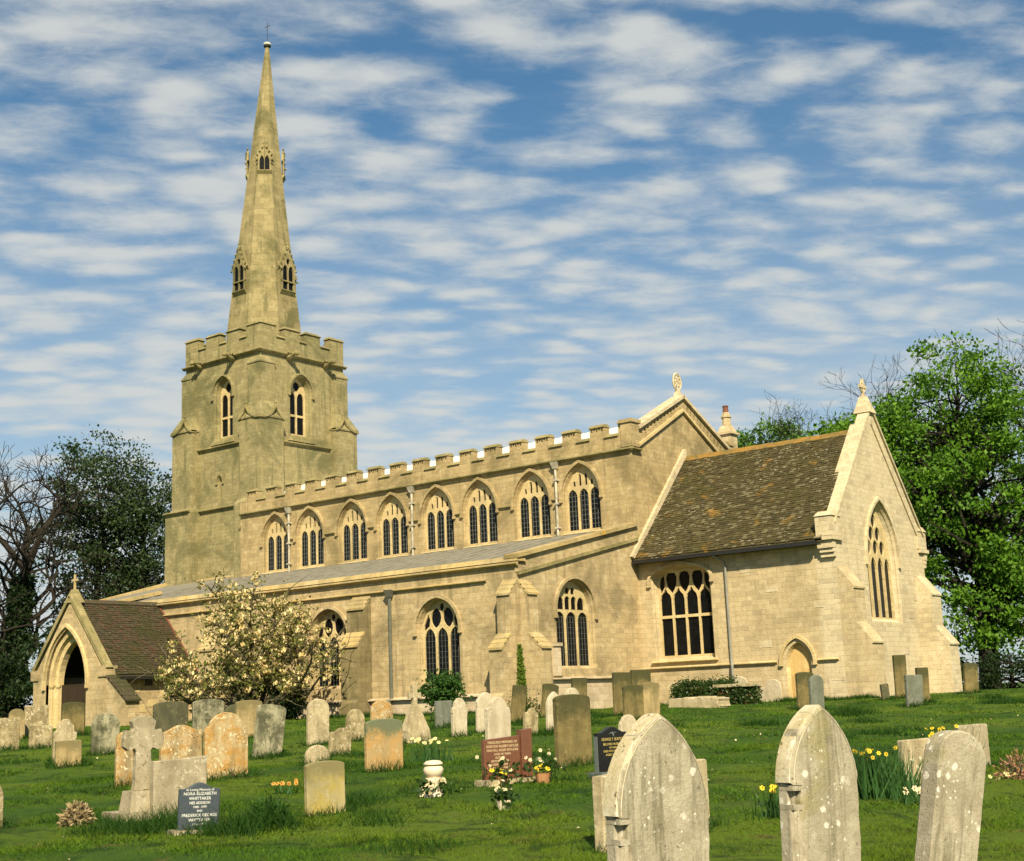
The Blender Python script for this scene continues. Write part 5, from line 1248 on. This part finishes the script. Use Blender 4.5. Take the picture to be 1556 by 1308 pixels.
def leafy_tree(name, base, height, blobs, trunk_r, seed, leaf, n_clump, per, size, clump_r, label, bark_='bark_dark', trunks=((0, 0),), cat='tree', leafpart='crown', group=None, fork=.3, inner=.35, droop=.3, twig=.03):
    rr = random.Random(seed); rs = np.random.RandomState(seed)
    o = empty(name, base); tag(o, label, cat, group)
    tot = sum(b[3] * b[4] * b[5] for b in blobs); cl = []
    for (bx, by, bz, ax, ay, az_) in blobs:
        k = max(3, int(n_clump * ax * ay * az_ / tot))
        for _ in range(k):
            v = np.array([rr.gauss(0, 1) for _ in range(3)]); v /= np.linalg.norm(v); r_ = (inner + (1 - inner) * rr.random() ** .45)
            cl.append((bx + v[0] * ax * r_, by + v[1] * ay * r_, bz + v[2] * az_ * r_))
    mb = MB()
    tops = []
    for tx, ty in trunks:
        th = height * .86
        pts = [(tx * (1 + .8 * u), ty * (1 + .8 * u), th * u) for u in (0, .15, .35, .55, .75, 1)]
        pts = [Vector(p_) + Vector((rr.gauss(0, .012), rr.gauss(0, .012), 0)) * height * (1 if i else 0) for i, p_ in enumerate(pts)]
        mb.tube([pts[0] - Vector((0, 0, .3))] + pts, [trunk_r * 1.35] + [trunk_r * f for f in (1.2, 1, .85, .6, .4, .1)], 8); tops.append(pts)
    for c_ in cl:
        pts = tops[rr.randrange(len(tops))]; zc = max(.22 * height, min(c_[2] - abs(rr.gauss(.12, .08)) * height, height * .8)); u = zc / (height * .86) 
        # point on trunk
        uu = (0, .15, .35, .55, .75, 1); k = max(i for i in range(6) if uu[i] <= u) if u < 1 else 4; k = min(k, 4)
        a = pts[k].lerp(pts[k + 1], (u - uu[k]) / (uu[k + 1] - uu[k])); r0 = trunk_r * (.42 - .3 * u)
        if rr.random() < .62: mb.tube(curve_pts(a, c_, .06, rr, 4), [max(r0 * f, twig * f) for f in (1, .7, .45, .25, .1)], 4, False)
    mb.build('trunk', bark_, o, False)
    P = []
    for c_ in cl:
        k = int(per * (.6 + .8 * rr.random())); q = rs.randn(k, 3) * np.array([1, 1, .62]) * clump_r * (.6 + .6 * rr.random()) * .55; P.append(q + np.array(c_))
    leaf_obj(leafpart, np.concatenate(P), size, seed + 1, leaf, o, droop=droop)
    return o
def bare_tree(name, base, height, r0, seed, label, lean=(0, 0), depth=6, bark_='bark_grey', spread=.5, n0=9, ivy=None, start=.3, cat='tree', rmin=.012, droop=0.0):
    rr = random.Random(seed); o = empty(name, base); tag(o, label, cat)
    mb = MB(); budget = [9000]
    def grow(p_, d, L, r_, lv):
        if lv == 0 or budget[0] < 0: return
        budget[0] -= 1
        pts = [p_]; q = p_.copy(); dd = d.copy(); k = 3
        for i in range(k):
            dd = (dd + Vector((rr.gauss(0, .14), rr.gauss(0, .14), rr.gauss(.03, .10) - droop * (6 - lv) * .03))).normalized(); q = q + dd * L / k; pts.append(q)
        mb.tube(pts, [max(rmin, r_ * f) for f in (1, .85, .72, .6)], 5 if r_ > .05 else 3, False)
        nb = rr.choice((2, 3, 3)) if lv > 1 else 0
        for i in range(nb):
            a = Vector((rr.gauss(0, 1), rr.gauss(0, 1), rr.gauss(.15, .8))).normalized()
            nd = (dd * (1 - spread) + a * spread * .9).normalized(); at_ = pts[-1] if i < 2 else pts[2]
            grow(at_, nd, L * rr.uniform(.66, .86), r_ * rr.uniform(.5, .66), lv - 1)
    top = Vector((lean[0], lean[1], height * .62)); tp = [Vector((0, 0, -.4)), Vector((0, 0, 0)), top * .35 + Vector((rr.gauss(0, .2), rr.gauss(0, .2), 0)), top * .7, top]
    mb.tube(tp, [r0 * f for f in (1.4, 1.2, .9, .7, .45)], 9, False)
    for i in range(n0):
        u = start + (1 - start) * (i + rr.random()) / n0; p_ = (tp[1].lerp(tp[2], u / .35) if u < .35 else tp[2].lerp(tp[3], (u - .35) / .35) if u < .7 else tp[3].lerp(tp[4], (u - .7) / .3))
        a = rr.random() * 2 * math.pi; d = Vector((math.cos(a), math.sin(a), rr.uniform(.3, 1.2))).normalized()
        grow(p_, d, height * .17 * rr.uniform(.8, 1.2), r0 * (.42 - .2 * u), depth - 1)
    for i in range(3): grow(tp[4], Vector((rr.gauss(0, .35), rr.gauss(0, .35), 1)).normalized(), height * .18, r0 * .4, depth)
    mb.build('trunk', bark_, o, False)
    if ivy:
        rs = np.random.RandomState(seed); n = ivy; u = rs.rand(n) * .97; P = np.zeros((n, 3))
        pts = np.array([tuple(v) for v in tp[1:]]); uu = np.array([0, .35, .7, 1])
        for k in range(3): P[:, k] = np.interp(u, uu, pts[:, k])
        a = rs.rand(n) * 2 * math.pi; rad = r0 * (1.5 - .7 * u) * (.75 + .5 * rs.rand(n)); P[:, 0] += np.cos(a) * rad; P[:, 1] += np.sin(a) * rad
        leaf_obj('ivy', P, .22, seed, 'hedge_leaf', o, droop=.4)
    return o
g0 = lambda x, y: float(gz(x, y))
# horse chestnut in leaf beyond the chancel
leafy_tree('chestnut_tree', (-6.0, 31.8, -.03), 20.3, [(-.3, .3, 16.2, 3.6, 3.4, 4.3), (-3.4, -2.5, 11.5, 5.4, 4.8, 5.2), (-4.4, -3.3, 13.2, 3.2, 3.0, 3.2), (1.2, 1.2, 10.5, 5.0, 4.6, 5.6), (.5, .2, 5.2, 4.6, 4.2, 3.6), (-3.4, -2.4, 15.0, 2.8, 2.6, 2.6), (4.6, 3.6, 8.0, 3.4, 3.2, 5.0)], .55, 11, 'chestnut_leaf', 420, 150, .27, 1.0, 'tall horse chestnut in fresh bright green leaf beyond the chancel gable', fork=.2)
leafy_tree('leafy_tree', (-15.6, 37.0, -.03), 17.6, [(0, 0, 14.2, 4.2, 3.8, 3.2), (1.5, 1.2, 10.5, 4.5, 4, 4)], .4, 12, 'chestnut_leaf', 120, 90, .32, 1.0, 'bright green tree showing above the chancel roof ridge beside the gable cross')
leafy_tree('leafy_tree', (-25.3, 44.7, -.03), 20.3, [(0, 0, 17.6, 3.3, 3.0, 2.6), (.4, .3, 13, 3.4, 3, 3)], .35, 13, 'fresh_leaf', 90, 80, .32, .95, 'small green treetop showing right of the chimney')
bare_tree('bare_tree', (-15.6, 46.0, -.03), 20.5, .4, 21, 'leafless tree with fine grey twigs rising behind the green trees', depth=6, n0=8, start=.4, rmin=.010, bark_='bark_dark')
bare_tree('bare_tree', (-20.5, 44.0, -.03), 18.0, .32, 26, 'smaller leafless tree behind the chancel ridge, left of the chestnut', depth=6, n0=7, start=.4, rmin=.010, bark_='bark_dark')
bare_tree('bare_tree', (-4.6, 40.5, -.03), 19.5, .42, 22, 'leafless ivy-stemmed tree rising behind the right of the chestnut', depth=6, n0=10, start=.2, ivy=2500, rmin=.010, bark_='bark_dark')
bare_tree('bare_tree', (-1.2, 38.0, -.03), 19.0, .42, 29, 'leafless tree with drooping twigs at the eastern end of the trees', depth=6, n0=10, start=.15, ivy=1500, rmin=.010, bark_='bark_dark')
# west side
leafy_tree('evergreen_tree', (-53.4, 7.8, -.03), 18.6, [(-.6, -.4, 14.0, 3.5, 3.2, 4.6), (1.6, 1.2, 11.8, 3.2, 3.0, 4.6), (-.2, 0, 6.5, 3.2, 3.0, 4.2), (2.8, 2.2, 8, 2.8, 2.6, 6), (-2.2, -1.6, 11.2, 2.2, 2.0, 3.0)], .33, 31, 'dark_leaf', 340, 105, .24, .95, 'large dark evergreen tree with twin trunks left of the tower', trunks=((-.5, -.4), (1.0, .8)), inner=.3)
bare_tree('bare_tree', (-51.0, -1.2, -.03), 14.5, .62, 41, 'leafless ivy-clad tree with thick dark leaning trunk left of the porch', lean=(.9, .7), depth=6, bark_='bark_dark', n0=13, start=.22, ivy=7000, droop=.35, rmin=.016)
leafy_tree('evergreen_shrub', (-47.0, -.5, -.03), 5.5, [(0, 0, 2.6, 3.4, 3.2, 2.4)], .2, 33, 'hedge_leaf', 60, 130, .22, .9, 'dark evergreen bush behind the porch gable', cat='shrub')
leafy_tree('evergreen_shrub', (-46.5, -6.5, -.03), 5.0, [(0, 0, 2.3, 3.6, 3.4, 2.3)], .2, 34, 'hedge_leaf', 60, 130, .22, .9, 'dark evergreen bush at the foot of the ivy-clad leafless tree', cat='shrub')
bare_tree('bare_tree', (-55.1, 34.3, -.03), 16.6, .4, 43, 'leafless treetop just showing over the nave parapet beside the tower', depth=6, n0=6, start=.5, rmin=.010, bark_='bark_dark')
# hedge bank below the chestnut
for i, (x, y, lb) in enumerate(((-9, 24.5, 'low dark hedge bush at the foot of the chestnut, next to the chancel'), (-3.5, 28.0, 'low dark hedge bush directly under the chestnut trunk'), (2.5, 32.5, 'low dark hedge bush at the eastern end beneath the chestnut'), (9, 37.5, 'low dark hedge bush farthest east beyond the chestnut'))):
    leafy_tree('hedge_bush', (x, y, -.05), 2.2, [(0, 0, .8, 4.2, 3.0, 1.1)], .12, 50 + i, 'hedge_leaf', 45, 110, .2, .7, lb, cat='shrub', group='hedge bushes under the trees')

# magnolia in flower
def magnolia():
    b = (-19.0, -10.9, gh(-19.0, -10.9)); rr = random.Random(61); rs = np.random.RandomState(61)
    o = empty('magnolia_tree', b); tag(o, 'spreading magnolia covered in cream blossom against the aisle wall', 'tree')
    mb = MB(); tips = []
    for i in range(17):
        a = 2 * math.pi * i / 17 + rr.gauss(0, .2); el = rr.uniform(.2, 1.2); L = rr.uniform(3.2, 4.6)
        e = Vector((math.cos(a) * L * math.cos(el) * 1.15, math.sin(a) * L * math.cos(el) * .85, .5 + L * math.sin(el) * 1.05 + .3))
        p_ = curve_pts((rr.gauss(0, .15), rr.gauss(0, .15), -.1), e, -.05, rr, 6, .045); mb.tube(p_, [.12, .10, .085, .07, .05, .035, .02], 6, False)
        for k in range(24):
            u = rr.uniform(.3, 1); j = min(5, int(u * 6)); s_ = p_[j].lerp(p_[j + 1], u * 6 - j)
            d = Vector((rr.gauss(0, 1), rr.gauss(0, 1), rr.gauss(.35, .7))).normalized(); q = s_ + d * rr.uniform(.5, 1.25)
            mb.tube(curve_pts(s_, q, .05, rr, 3, .06), [.028, .02, .014, .008], 4, False); tips += [s_.lerp(q, v) for v in (.45, .65, .85, 1.0)]
    mb.build('trunk', 'bark_olive', o, False)
    tips = [t_ for t_ in tips if 1.0 < t_.z < 5.7 and -3.7 < t_.x * vr.x + t_.y * vr.y < 3.75 and (t_.x / 4.9) ** 2 + (t_.y / 3.4) ** 2 + ((t_.z - 2.5) / 3.1) ** 2 < 1.1]
    tips = [t_ for t_ in tips if t_.x * vr.x + t_.y * vr.y < 1.9 or rr.random() < .55]
    T = np.array([tuple(t_) for t_ in tips])
    P = np.repeat(T, 5, 0) + rs.randn(len(T) * 5, 3) * .18; leaf_obj('leaves', P, .15, 62, 'magnolia_leaf', o)
    sel = T[rs.rand(len(T)) < .62]; sel = np.concatenate([sel, sel[rs.rand(len(sel)) < .5] + rs.randn(int(0) or 1, 3) * .0]); sel = sel + rs.randn(*sel.shape) * .07
    V, F = [], []
    for c_ in sel:
        ax = np.array([rs.randn() * .5, rs.randn() * .5, 1.0]); ax /= np.linalg.norm(ax); s1 = np.cross(ax, rs.randn(3)); s1 /= np.linalg.norm(s1); s2 = np.cross(ax, s1); R_ = .086 * (.7 + .6 * rs.rand())
        for k in range(5):
            a = 2 * math.pi * k / 5; u = s1 * math.cos(a) + s2 * math.sin(a); w = -s1 * math.sin(a) + s2 * math.cos(a); b_ = len(V)
            V += [c_, c_ + ax * R_ * .6 + u * R_ * .9 + w * R_ * .5, c_ + ax * R_ * 1.5 + u * R_ * 1.05, c_ + ax * R_ * .6 + u * R_ * .9 - w * R_ * .5]; F.append((b_, b_ + 1, b_ + 2, b_ + 3))
    link('blossom', mesh_np('blossom', V, F, 4), o, 'magnolia_bloom')
magnolia()
leafy_tree('dark_shrub', (-17.6, -10.2, g0(-17.6, -10.2)), 1.3, [(0, 0, .7, .9, .8, .6)], .06, 71, 'hedge_leaf', 20, 110, .12, .35, 'dark low shrub in the shade under the magnolia', cat='shrub')
leafy_tree('green_shrub', (-7.3, -13.3, g0(-7.3, -13.3)), 1.5, [(0, 0, .95, .62, .55, .58), (.1, 0, .45, .5, .45, .4)], .05, 72, 'shrub_leaf', 34, 120, .12, .28, 'rounded dark green shrub below the first aisle window', cat='shrub', twig=.01)

# ivy: on the corner buttress, on the tomb
def ivy_patch(name, label, pts_fn, n, size, seed, mat, parent=None, cat='ivy', out=None):
    rs = np.random.RandomState(seed); P = np.array([pts_fn(rs) for _ in range(n)])
    V, F = leaf_quads(P, size, rs, droop=.4); o = link(name, mesh_np(name, V, F, 4), parent, mat)
    if not parent: tag(o, label, cat)
    return o
def corner_ivy(rs):
    z = rs.rand() ** .8 * 2.1 + .25; wid = .24 * (1 - (z / 2.4) ** 1.3) + .04; u = rs.uniform(-1, 1) * wid
    if rs.rand() < .5 and z < 1.6 and abs(u) < .06: u += .12
    # the re-entrant angle: runs along both buttress faces
    return (NE + .05 + max(u, 0) , AY - .05 + min(u, 0), z - .1)
o = ivy_patch('ivy', 'yellow-green ivy climbing the angle of the aisle corner buttresses', corner_ivy, 1500, .075, 81, 'moss_ivy')
o = ivy_patch('ivy', 'dark ivy mound at the foot of the aisle corner buttresses', lambda rs: (NE + .35 + rs.randn() * .3, AY - .35 + rs.randn() * .3, abs(rs.randn()) * .28 - .08), 900, .09, 82, 'ivy_leaf')
def tomb_ivy(rs):
    while True:
        x = rs.uniform(-2.65, .25)
        if rs.rand() < .35 or not (-.75 < x < -.35): break
    f = rs.rand()
    if f < .5: return (x, -.6 - abs(rs.randn()) * .06, rs.uniform(-.1, .68))
    if f < .62: return (.2 + abs(rs.randn()) * .08, rs.uniform(-.6, .5), rs.uniform(-.1, .66))
    x = rs.uniform(-2.65, -.55); return (x, rs.uniform(-.6, .5), .64 + abs(rs.randn()) * .10 + .1 * math.sin(x * 2.3) ** 2)
ivy_patch('ivy', '', tomb_ivy, 7000, .085, 83, 'ivy_leaf', tomb)

# ---- flowers
def blades(P, H_, W2, rs, lean=.35):
    n = len(P); a = rs.rand(n) * 2 * math.pi; s_ = np.stack([np.cos(a), np.sin(a), np.zeros(n)], 1) * (W2 * (.7 + .6 * rs.rand(n)))[:, None] / 2
    h_ = (H_ * (.55 + .9 * rs.rand(n)))[:, None] if np.isscalar(H_) else (H_ * (.6 + .8 * rs.rand(n)))[:, None]
    ln = rs.randn(n, 2) * lean * h_; tip = P + np.concatenate([ln, h_], 1)
    V = np.stack([P - s_, P + s_, tip], 1).reshape(-1, 3); return V, np.arange(n * 3).reshape(n, 3)
def flower_heads(P, r_, rs, petals=6, face=None):
    V, F = [], []; r_ = r_ * .66
    for c_ in P:
        ax = rs.randn(3) * .45 + (np.array([.5, -.7, .35]) if face is None else face); ax /= np.linalg.norm(ax); s1 = np.cross(ax, rs.randn(3)); s1 /= np.linalg.norm(s1); s2 = np.cross(ax, s1)
        for k in range(petals):
            a = 2 * math.pi * k / petals; u = s1 * math.cos(a) + s2 * math.sin(a); w = -s1 * math.sin(a) + s2 * math.cos(a); b_ = len(V)
            V += [c_, c_ + u * r_ * .6 + w * r_ * .32, c_ + u * r_ + ax * r_ * .15, c_ + u * r_ * .6 - w * r_ * .32]; F.append((b_, b_ + 1, b_ + 2, b_ + 3))
        for k in range(5):
            a = 2 * math.pi * k / 5; a2 = 2 * math.pi * (k + 1) / 5; b_ = len(V); u = s1 * math.cos(a) + s2 * math.sin(a); u2 = s1 * math.cos(a2) + s2 * math.sin(a2)
            V += [c_ + u * r_ * .2, c_ + u2 * r_ * .2, c_ + u2 * r_ * .28 + ax * r_ * .5, c_ + u * r_ * .28 + ax * r_ * .5]; F.append((b_, b_ + 1, b_ + 2, b_ + 3))
    return V, F
def daffodils(x, y, rad, H_, nb, nf, label, seed, mat='daffodil_yellow', fr=.045, name='daffodil_clump', z=None, cat='flowers', leaf='daffodil_leaf', spread=1.25):
    rs = np.random.RandomState(seed); zb = gh(x, y) if z is None else z
    o = empty(name, (x, y, zb)); tag(o, label, cat)
    P = np.concatenate([rs.randn(nb, 2) * rad * .5, np.full((nb, 1), -.02)], 1); V, F = blades(P, H_, .028, rs, .22); link('leaves', mesh_np('leaves', V, F, 3), o, leaf)
    Q = np.concatenate([rs.randn(nf, 2) * rad * .5 * spread, H_ * (.85 + .35 * rs.rand(nf, 1))], 1)
    mb = MB()
    for q in Q: mb.tube([(q[0] * .7, q[1] * .7, 0), tuple(q)], .006, 3, False)
    mb.build('stems', leaf, o, False)['kind'] = 'stuff'
    V, F = flower_heads(Q, fr, rs); link('flower_heads', mesh_np('flower_heads', V, F, 4), o, mat)['kind'] = 'stuff'
def mound(x, y, rx, h_, n, size, label, seed, mat, name, cat, n2=0, mat2=None):
    rs = np.random.RandomState(seed); o = empty(name, (x, y, gh(x, y))); tag(o, label, cat)
    v = rs.randn(n, 3); v /= np.linalg.norm(v, axis=1, keepdims=True); v[:, 2] = abs(v[:, 2]); r_ = rs.rand(n, 1) ** .4
    V, F = leaf_quads(v * r_ * np.array([rx, rx, h_]), size, rs, asp=.3, out=v * 1.2); link('foliage', mesh_np('foliage', V, F, 4), o, mat)
    mb = MB()
    for k in range(26):
        d = rs.randn(3); d[2] = abs(d[2]) + .5; d /= np.linalg.norm(d); mb.tube([(0, 0, -.03), tuple(d * np.array([rx, rx, h_]) * .9)], [.008, .003], 3, False)
    mb.build('stems', 'bark_grey', o, False)['kind'] = 'stuff'
    if n2:
        V, F = flower_heads(rs.randn(n2, 3) * np.array([rx * .7, rx * .7, .02]) + np.array([0, 0, .06]), .05, rs); link('flowers', mesh_np('flowers', V, F, 4), o, mat2)['kind'] = 'stuff'
daffodils(13.32, -28.75, .50, .50, 1500, 22, 'big clump of yellow daffodils with dark leaves beside the small pale headstone', 91, fr=.05, spread=.9)
daffodils(13.75, -27.3, .35, .62, 120, 14, 'yellow daffodils flowering behind the small pale headstone', 92, fr=.05, spread=.8)
daffodils(3.63, -26.21, .45, .36, 120, 14, 'pale daffodils in the lawn behind the white marble urn', 93, 'daffodil_cream', .065)
daffodils(13.5, -31.5, .22, .3, 120, 9, 'small yellow daffodils beside the standing-clear gothic headstone', 94, fr=.055)
daffodils(14.3, -29.6, .2, .16, 80, 6, 'few white daffodils low in the grass right of the gothic headstone', 95, 'white_petal', .06, spread=.7)
daffodils(4.98, -31.05, .2, .16, 40, 7, 'faded orange flowers in the lawn left of the yellow-stained headstone', 96, 'orange_petal', .06)
mound(14.7, -26.9, .34, .36, 420, .07, 'reddish-pink young shrub at the eastern end of the lawn', 97, 'pink_leaf', 'pink_shrub', 'shrub', 16, 'daffodil_cream')
mound(5.11, -34.84, .17, .24, 900, .10, 'withered brown plant tuft in the grass left of the stone cross', 98, 'dead_bloom', 'withered_plant', 'plant')
mound(7.95, -34.1, .26, .30, 900, .09, 'dark cone-shaped leafy plant in the grass right of the small slate', 88, 'shrub_leaf', 'leafy_plant', 'plant')
daffodils(-4.2, -18.9, .3, .4, 160, 2, 'tuft of strap leaves beside the aisle downpipe', 99, 'daffodil_yellow', .03, 'leafy_plant', cat='plant')
def urn():
    x, y = 7.85, -30.93; o = empty('flower_urn', (x, y, gh(x, y))); tag(o, 'white marble flower urn on a shaft ringed by pale flowers, in the open lawn', 'urn')
    MB().lathe([(.14, -.05), (.14, .03), (.09, .06), (.08, .2), (.12, .26)], (0, 0, 0), 14).build('pedestal', 'marble', o, smooth=True)
    MB().lathe([(.09, .26), (.13, .31), (.145, .37), (.12, .42)], (0, 0, 0), 16).build('bowl', 'marble', o, smooth=True)
    MB().lathe([(.135, .435), (.14, .455), (.10, .49), (.03, .50)], (0, 0, 0), 16).build('lid', 'marble', o, smooth=True)
    rs = np.random.RandomState(5); n = 24; a = rs.rand(n) * 2 * math.pi; r_ = .09 + .10 * rs.rand(n); P = np.stack([np.cos(a) * r_ + .05, np.sin(a) * r_ - .05, .03 + rs.rand(n) * .24], 1)
    V, F = flower_heads(P, .06, rs); link('flowers', mesh_np('flowers', V, F, 4), o, 'white_petal')['kind'] = 'stuff'
    V, F = leaf_quads(rs.randn(90, 3) * np.array([.13, .13, .06]) + np.array([.06, -.05, .12]), .09, rs); link('leaves', mesh_np('leaves', V, F, 4), o, 'ivy_leaf')
urn()
def pot(x, y, label, seed, potmat, fmat, n=16, hp=.16, r_=.1, fr=.05, z=None, leaf='ivy_leaf', name='flower_pot', spread=.09, f2=None, nl=80, hl=.14):
    zb = gh(x, y) if z is None else z; o = empty(name, (x, y, zb)); tag(o, label, 'flower pot')
    MB().lathe([(r_ * .75, -.03), (r_, hp), (r_ * .85, hp), (r_ * .8, hp - .02)], (0, 0, 0), 12).build('pot', potmat, o, smooth=False)
    rs = np.random.RandomState(seed); P = rs.randn(n, 3) * np.array([spread, spread, .05]) + np.array([0, 0, hp + hl])
    V, F = flower_heads(P, fr, rs); link('flowers', mesh_np('flowers', V, F, 4), o, fmat)['kind'] = 'stuff'
    if f2:
        P = rs.randn(3, 3) * np.array([spread * .7, spread * .7, .02]) + np.array([.05, -.1, hp + hl * .3]); V, F = flower_heads(P, fr * 1.5, rs); link('yellow_flowers', mesh_np('yellow_flowers', V, F, 4), o, f2)['kind'] = 'stuff'
    V, F = leaf_quads(rs.randn(nl, 3) * np.array([spread, spread, .06]) + np.array([0, 0, hp + hl * .4]), .1, rs); link('leaves', mesh_np('leaves', V, F, 4), o, leaf)
pot(9.67, -31.63, 'small cream pot of white flowers alone in the lawn beyond the brown granite memorial', 7, 'marble', 'white_petal', 10, .12, .11, .045)
pot(7.98, -29.52, 'pot of white and yellow flowers against the brown granite tablet', 8, 'terracotta', 'white_petal', 7, .12, .09, .05, f2='daffodil_yellow', spread=.15, hl=.18)
pot(8.32, -29.0, 'pot of white and yellow flowers right of the brown granite post', 9, 'terracotta', 'white_petal', 7, .15, .12, .05, f2='daffodil_yellow', spread=.16, hl=.24)
pot(8.98, -27.75, 'dark pot of white flowers before the black granite headstone', 10, 'dark_iron', 'white_petal', 7, .12, .08, .055, spread=.09, z=gh(8.98, -27.75))

# ================================================================== grass
rs = np.random.RandomState(100)
def lawn_pts(n, s0, s1, lat=.46):
    s_ = np.sqrt(rs.rand(n) * (s1 * s1 - s0 * s0) + s0 * s0); l_ = (rs.rand(n) * 2 - 1) * lat * s_ + 0
    x = CAM.x - math.sin(YAW) * s_ + math.cos(YAW) * l_; y = CAM.y + math.cos(YAW) * s_ + math.sin(YAW) * l_
    return x, y, s_
def zgrid(x, y):
    i = np.clip(np.searchsorted(xs, x) - 1, 0, len(xs) - 2); j = np.clip(np.searchsorted(ys, y) - 1, 0, len(ys) - 2)
    u = (x - xs[i]) / (xs[i + 1] - xs[i]); v = (y - ys[j]) / (ys[j + 1] - ys[j])
    return Z[j, i] * (1 - u) * (1 - v) + Z[j, i + 1] * u * (1 - v) + Z[j + 1, i] * (1 - u) * v + Z[j + 1, i + 1] * u * v
VV, FF, off = [], [], 0
for n, s0, s1, hgt, wd in ((190000, 4.5, 16, .038, .009), (170000, 15, 28, .042, .017), (120000, 27, 56, .045, .035)):
    x, y, s_ = lawn_pts(n, s0, s1)
    keep = ~((x < .9) & (y > -.1)) & ~((x < NE + .1) & (y > AY - .2)) & ~((x > PX0) & (x < PX1) & (y > PY))
    pat = np.array([mnoise.noise(Vector((a * .8, b * .8, 0))) for a, b in zip(x, y)]); keep &= (rs.rand(n) < .62 + .5 * pat)
    x, y, pat = x[keep], y[keep], pat[keep]
    P = np.stack([x, y, zgrid(x, y) - .01], 1); V, F = blades(P, hgt * (.9 + 1.3 * np.clip(pat, -.45, 1)), wd, rs, .85); VV.append(V); FF.append(F + off); off += len(V)
me = mesh_np('grass', np.concatenate(VV), np.concatenate(FF), 3)
tag(link('grass', me, None, 'grass_blade'), 'short mown grass of the churchyard lawn', 'grass', kind='stuff')
VV, FF, off = [], [], 0
extra = [(7.98, -34.46, .9, 0, 2.2), (6.6, -34.6, .8, 0, 1.8), (6.0, -35.0, .7, 0, 1.6), (8.2, -32.6, .5, 0, 1), (8.9, -33.2, .5, 0, .8), (4.6, -34.5, .5, 0, 1.2)]
for k in range(46):
    x, y, s_ = lawn_pts(1, 12, 44, .36); extra.append((float(x[0]), float(y[0]), rnd.uniform(.4, 1.0), rnd.uniform(-90, 90), rnd.uniform(.6, 1.4)))
for k in range(30): extra.append((rnd.uniform(-8, .8), rnd.uniform(-.9, -.25), .5, 0, .8))
for k in range(30): extra.append((rnd.uniform(-25, -8), AY - rnd.uniform(.3, 1.2), .6, 0, 1.0))
TSET = set(TUFTS)
for x, y, W2, az, k in TUFTS + extra:
    n = int(330 * k * max(.6, W2 / .6)); u = (rs.rand(n) - .5) * (W2 * 1.25 + .1); d = rs.randn(n) * (.15 if (x, y, W2, az, k) in TSET else .26) - .04; a = R(az + 90)
    gx, gy = x + u * math.cos(a) + d * -math.sin(a) * 1, y + u * math.sin(a) + d * math.cos(a)
    far = max(1, sdep(x, y) / 20)
    if (gx < .9).all() and y > -.1: continue
    P = np.stack([gx, gy, zgrid(gx, gy) - .01], 1); V, F = blades(P, (.10 + .05 * min(k, 2)) * (.7 + .6 * rnd.random()) * (1.25 - 1.1 * np.abs(u) / (W2 * 1.25 + .1)) , .011 * far, rs, .6); VV.append(V); FF.append(F + off); off += len(V)
me = mesh_np('tall_grass', np.concatenate(VV), np.concatenate(FF), 3)
tag(link('tall_grass', me, None, 'tuft_blade'), 'longer uncut grass round the feet of the gravestones', 'grass', kind='stuff')

# a few daisies in the lawn
x, y, s_ = lawn_pts(70, 11, 34, .36)
V, F = flower_heads(np.stack([x, y, zgrid(x, y) + .045], 1), .035, rs, 6, np.array([.1, -.1, 1.0]))
tag(link('daisies', mesh_np('daisies', V, F, 4), None, 'white_petal'), 'scattered tiny daisies in the lawn', 'daisies', kind='stuff')
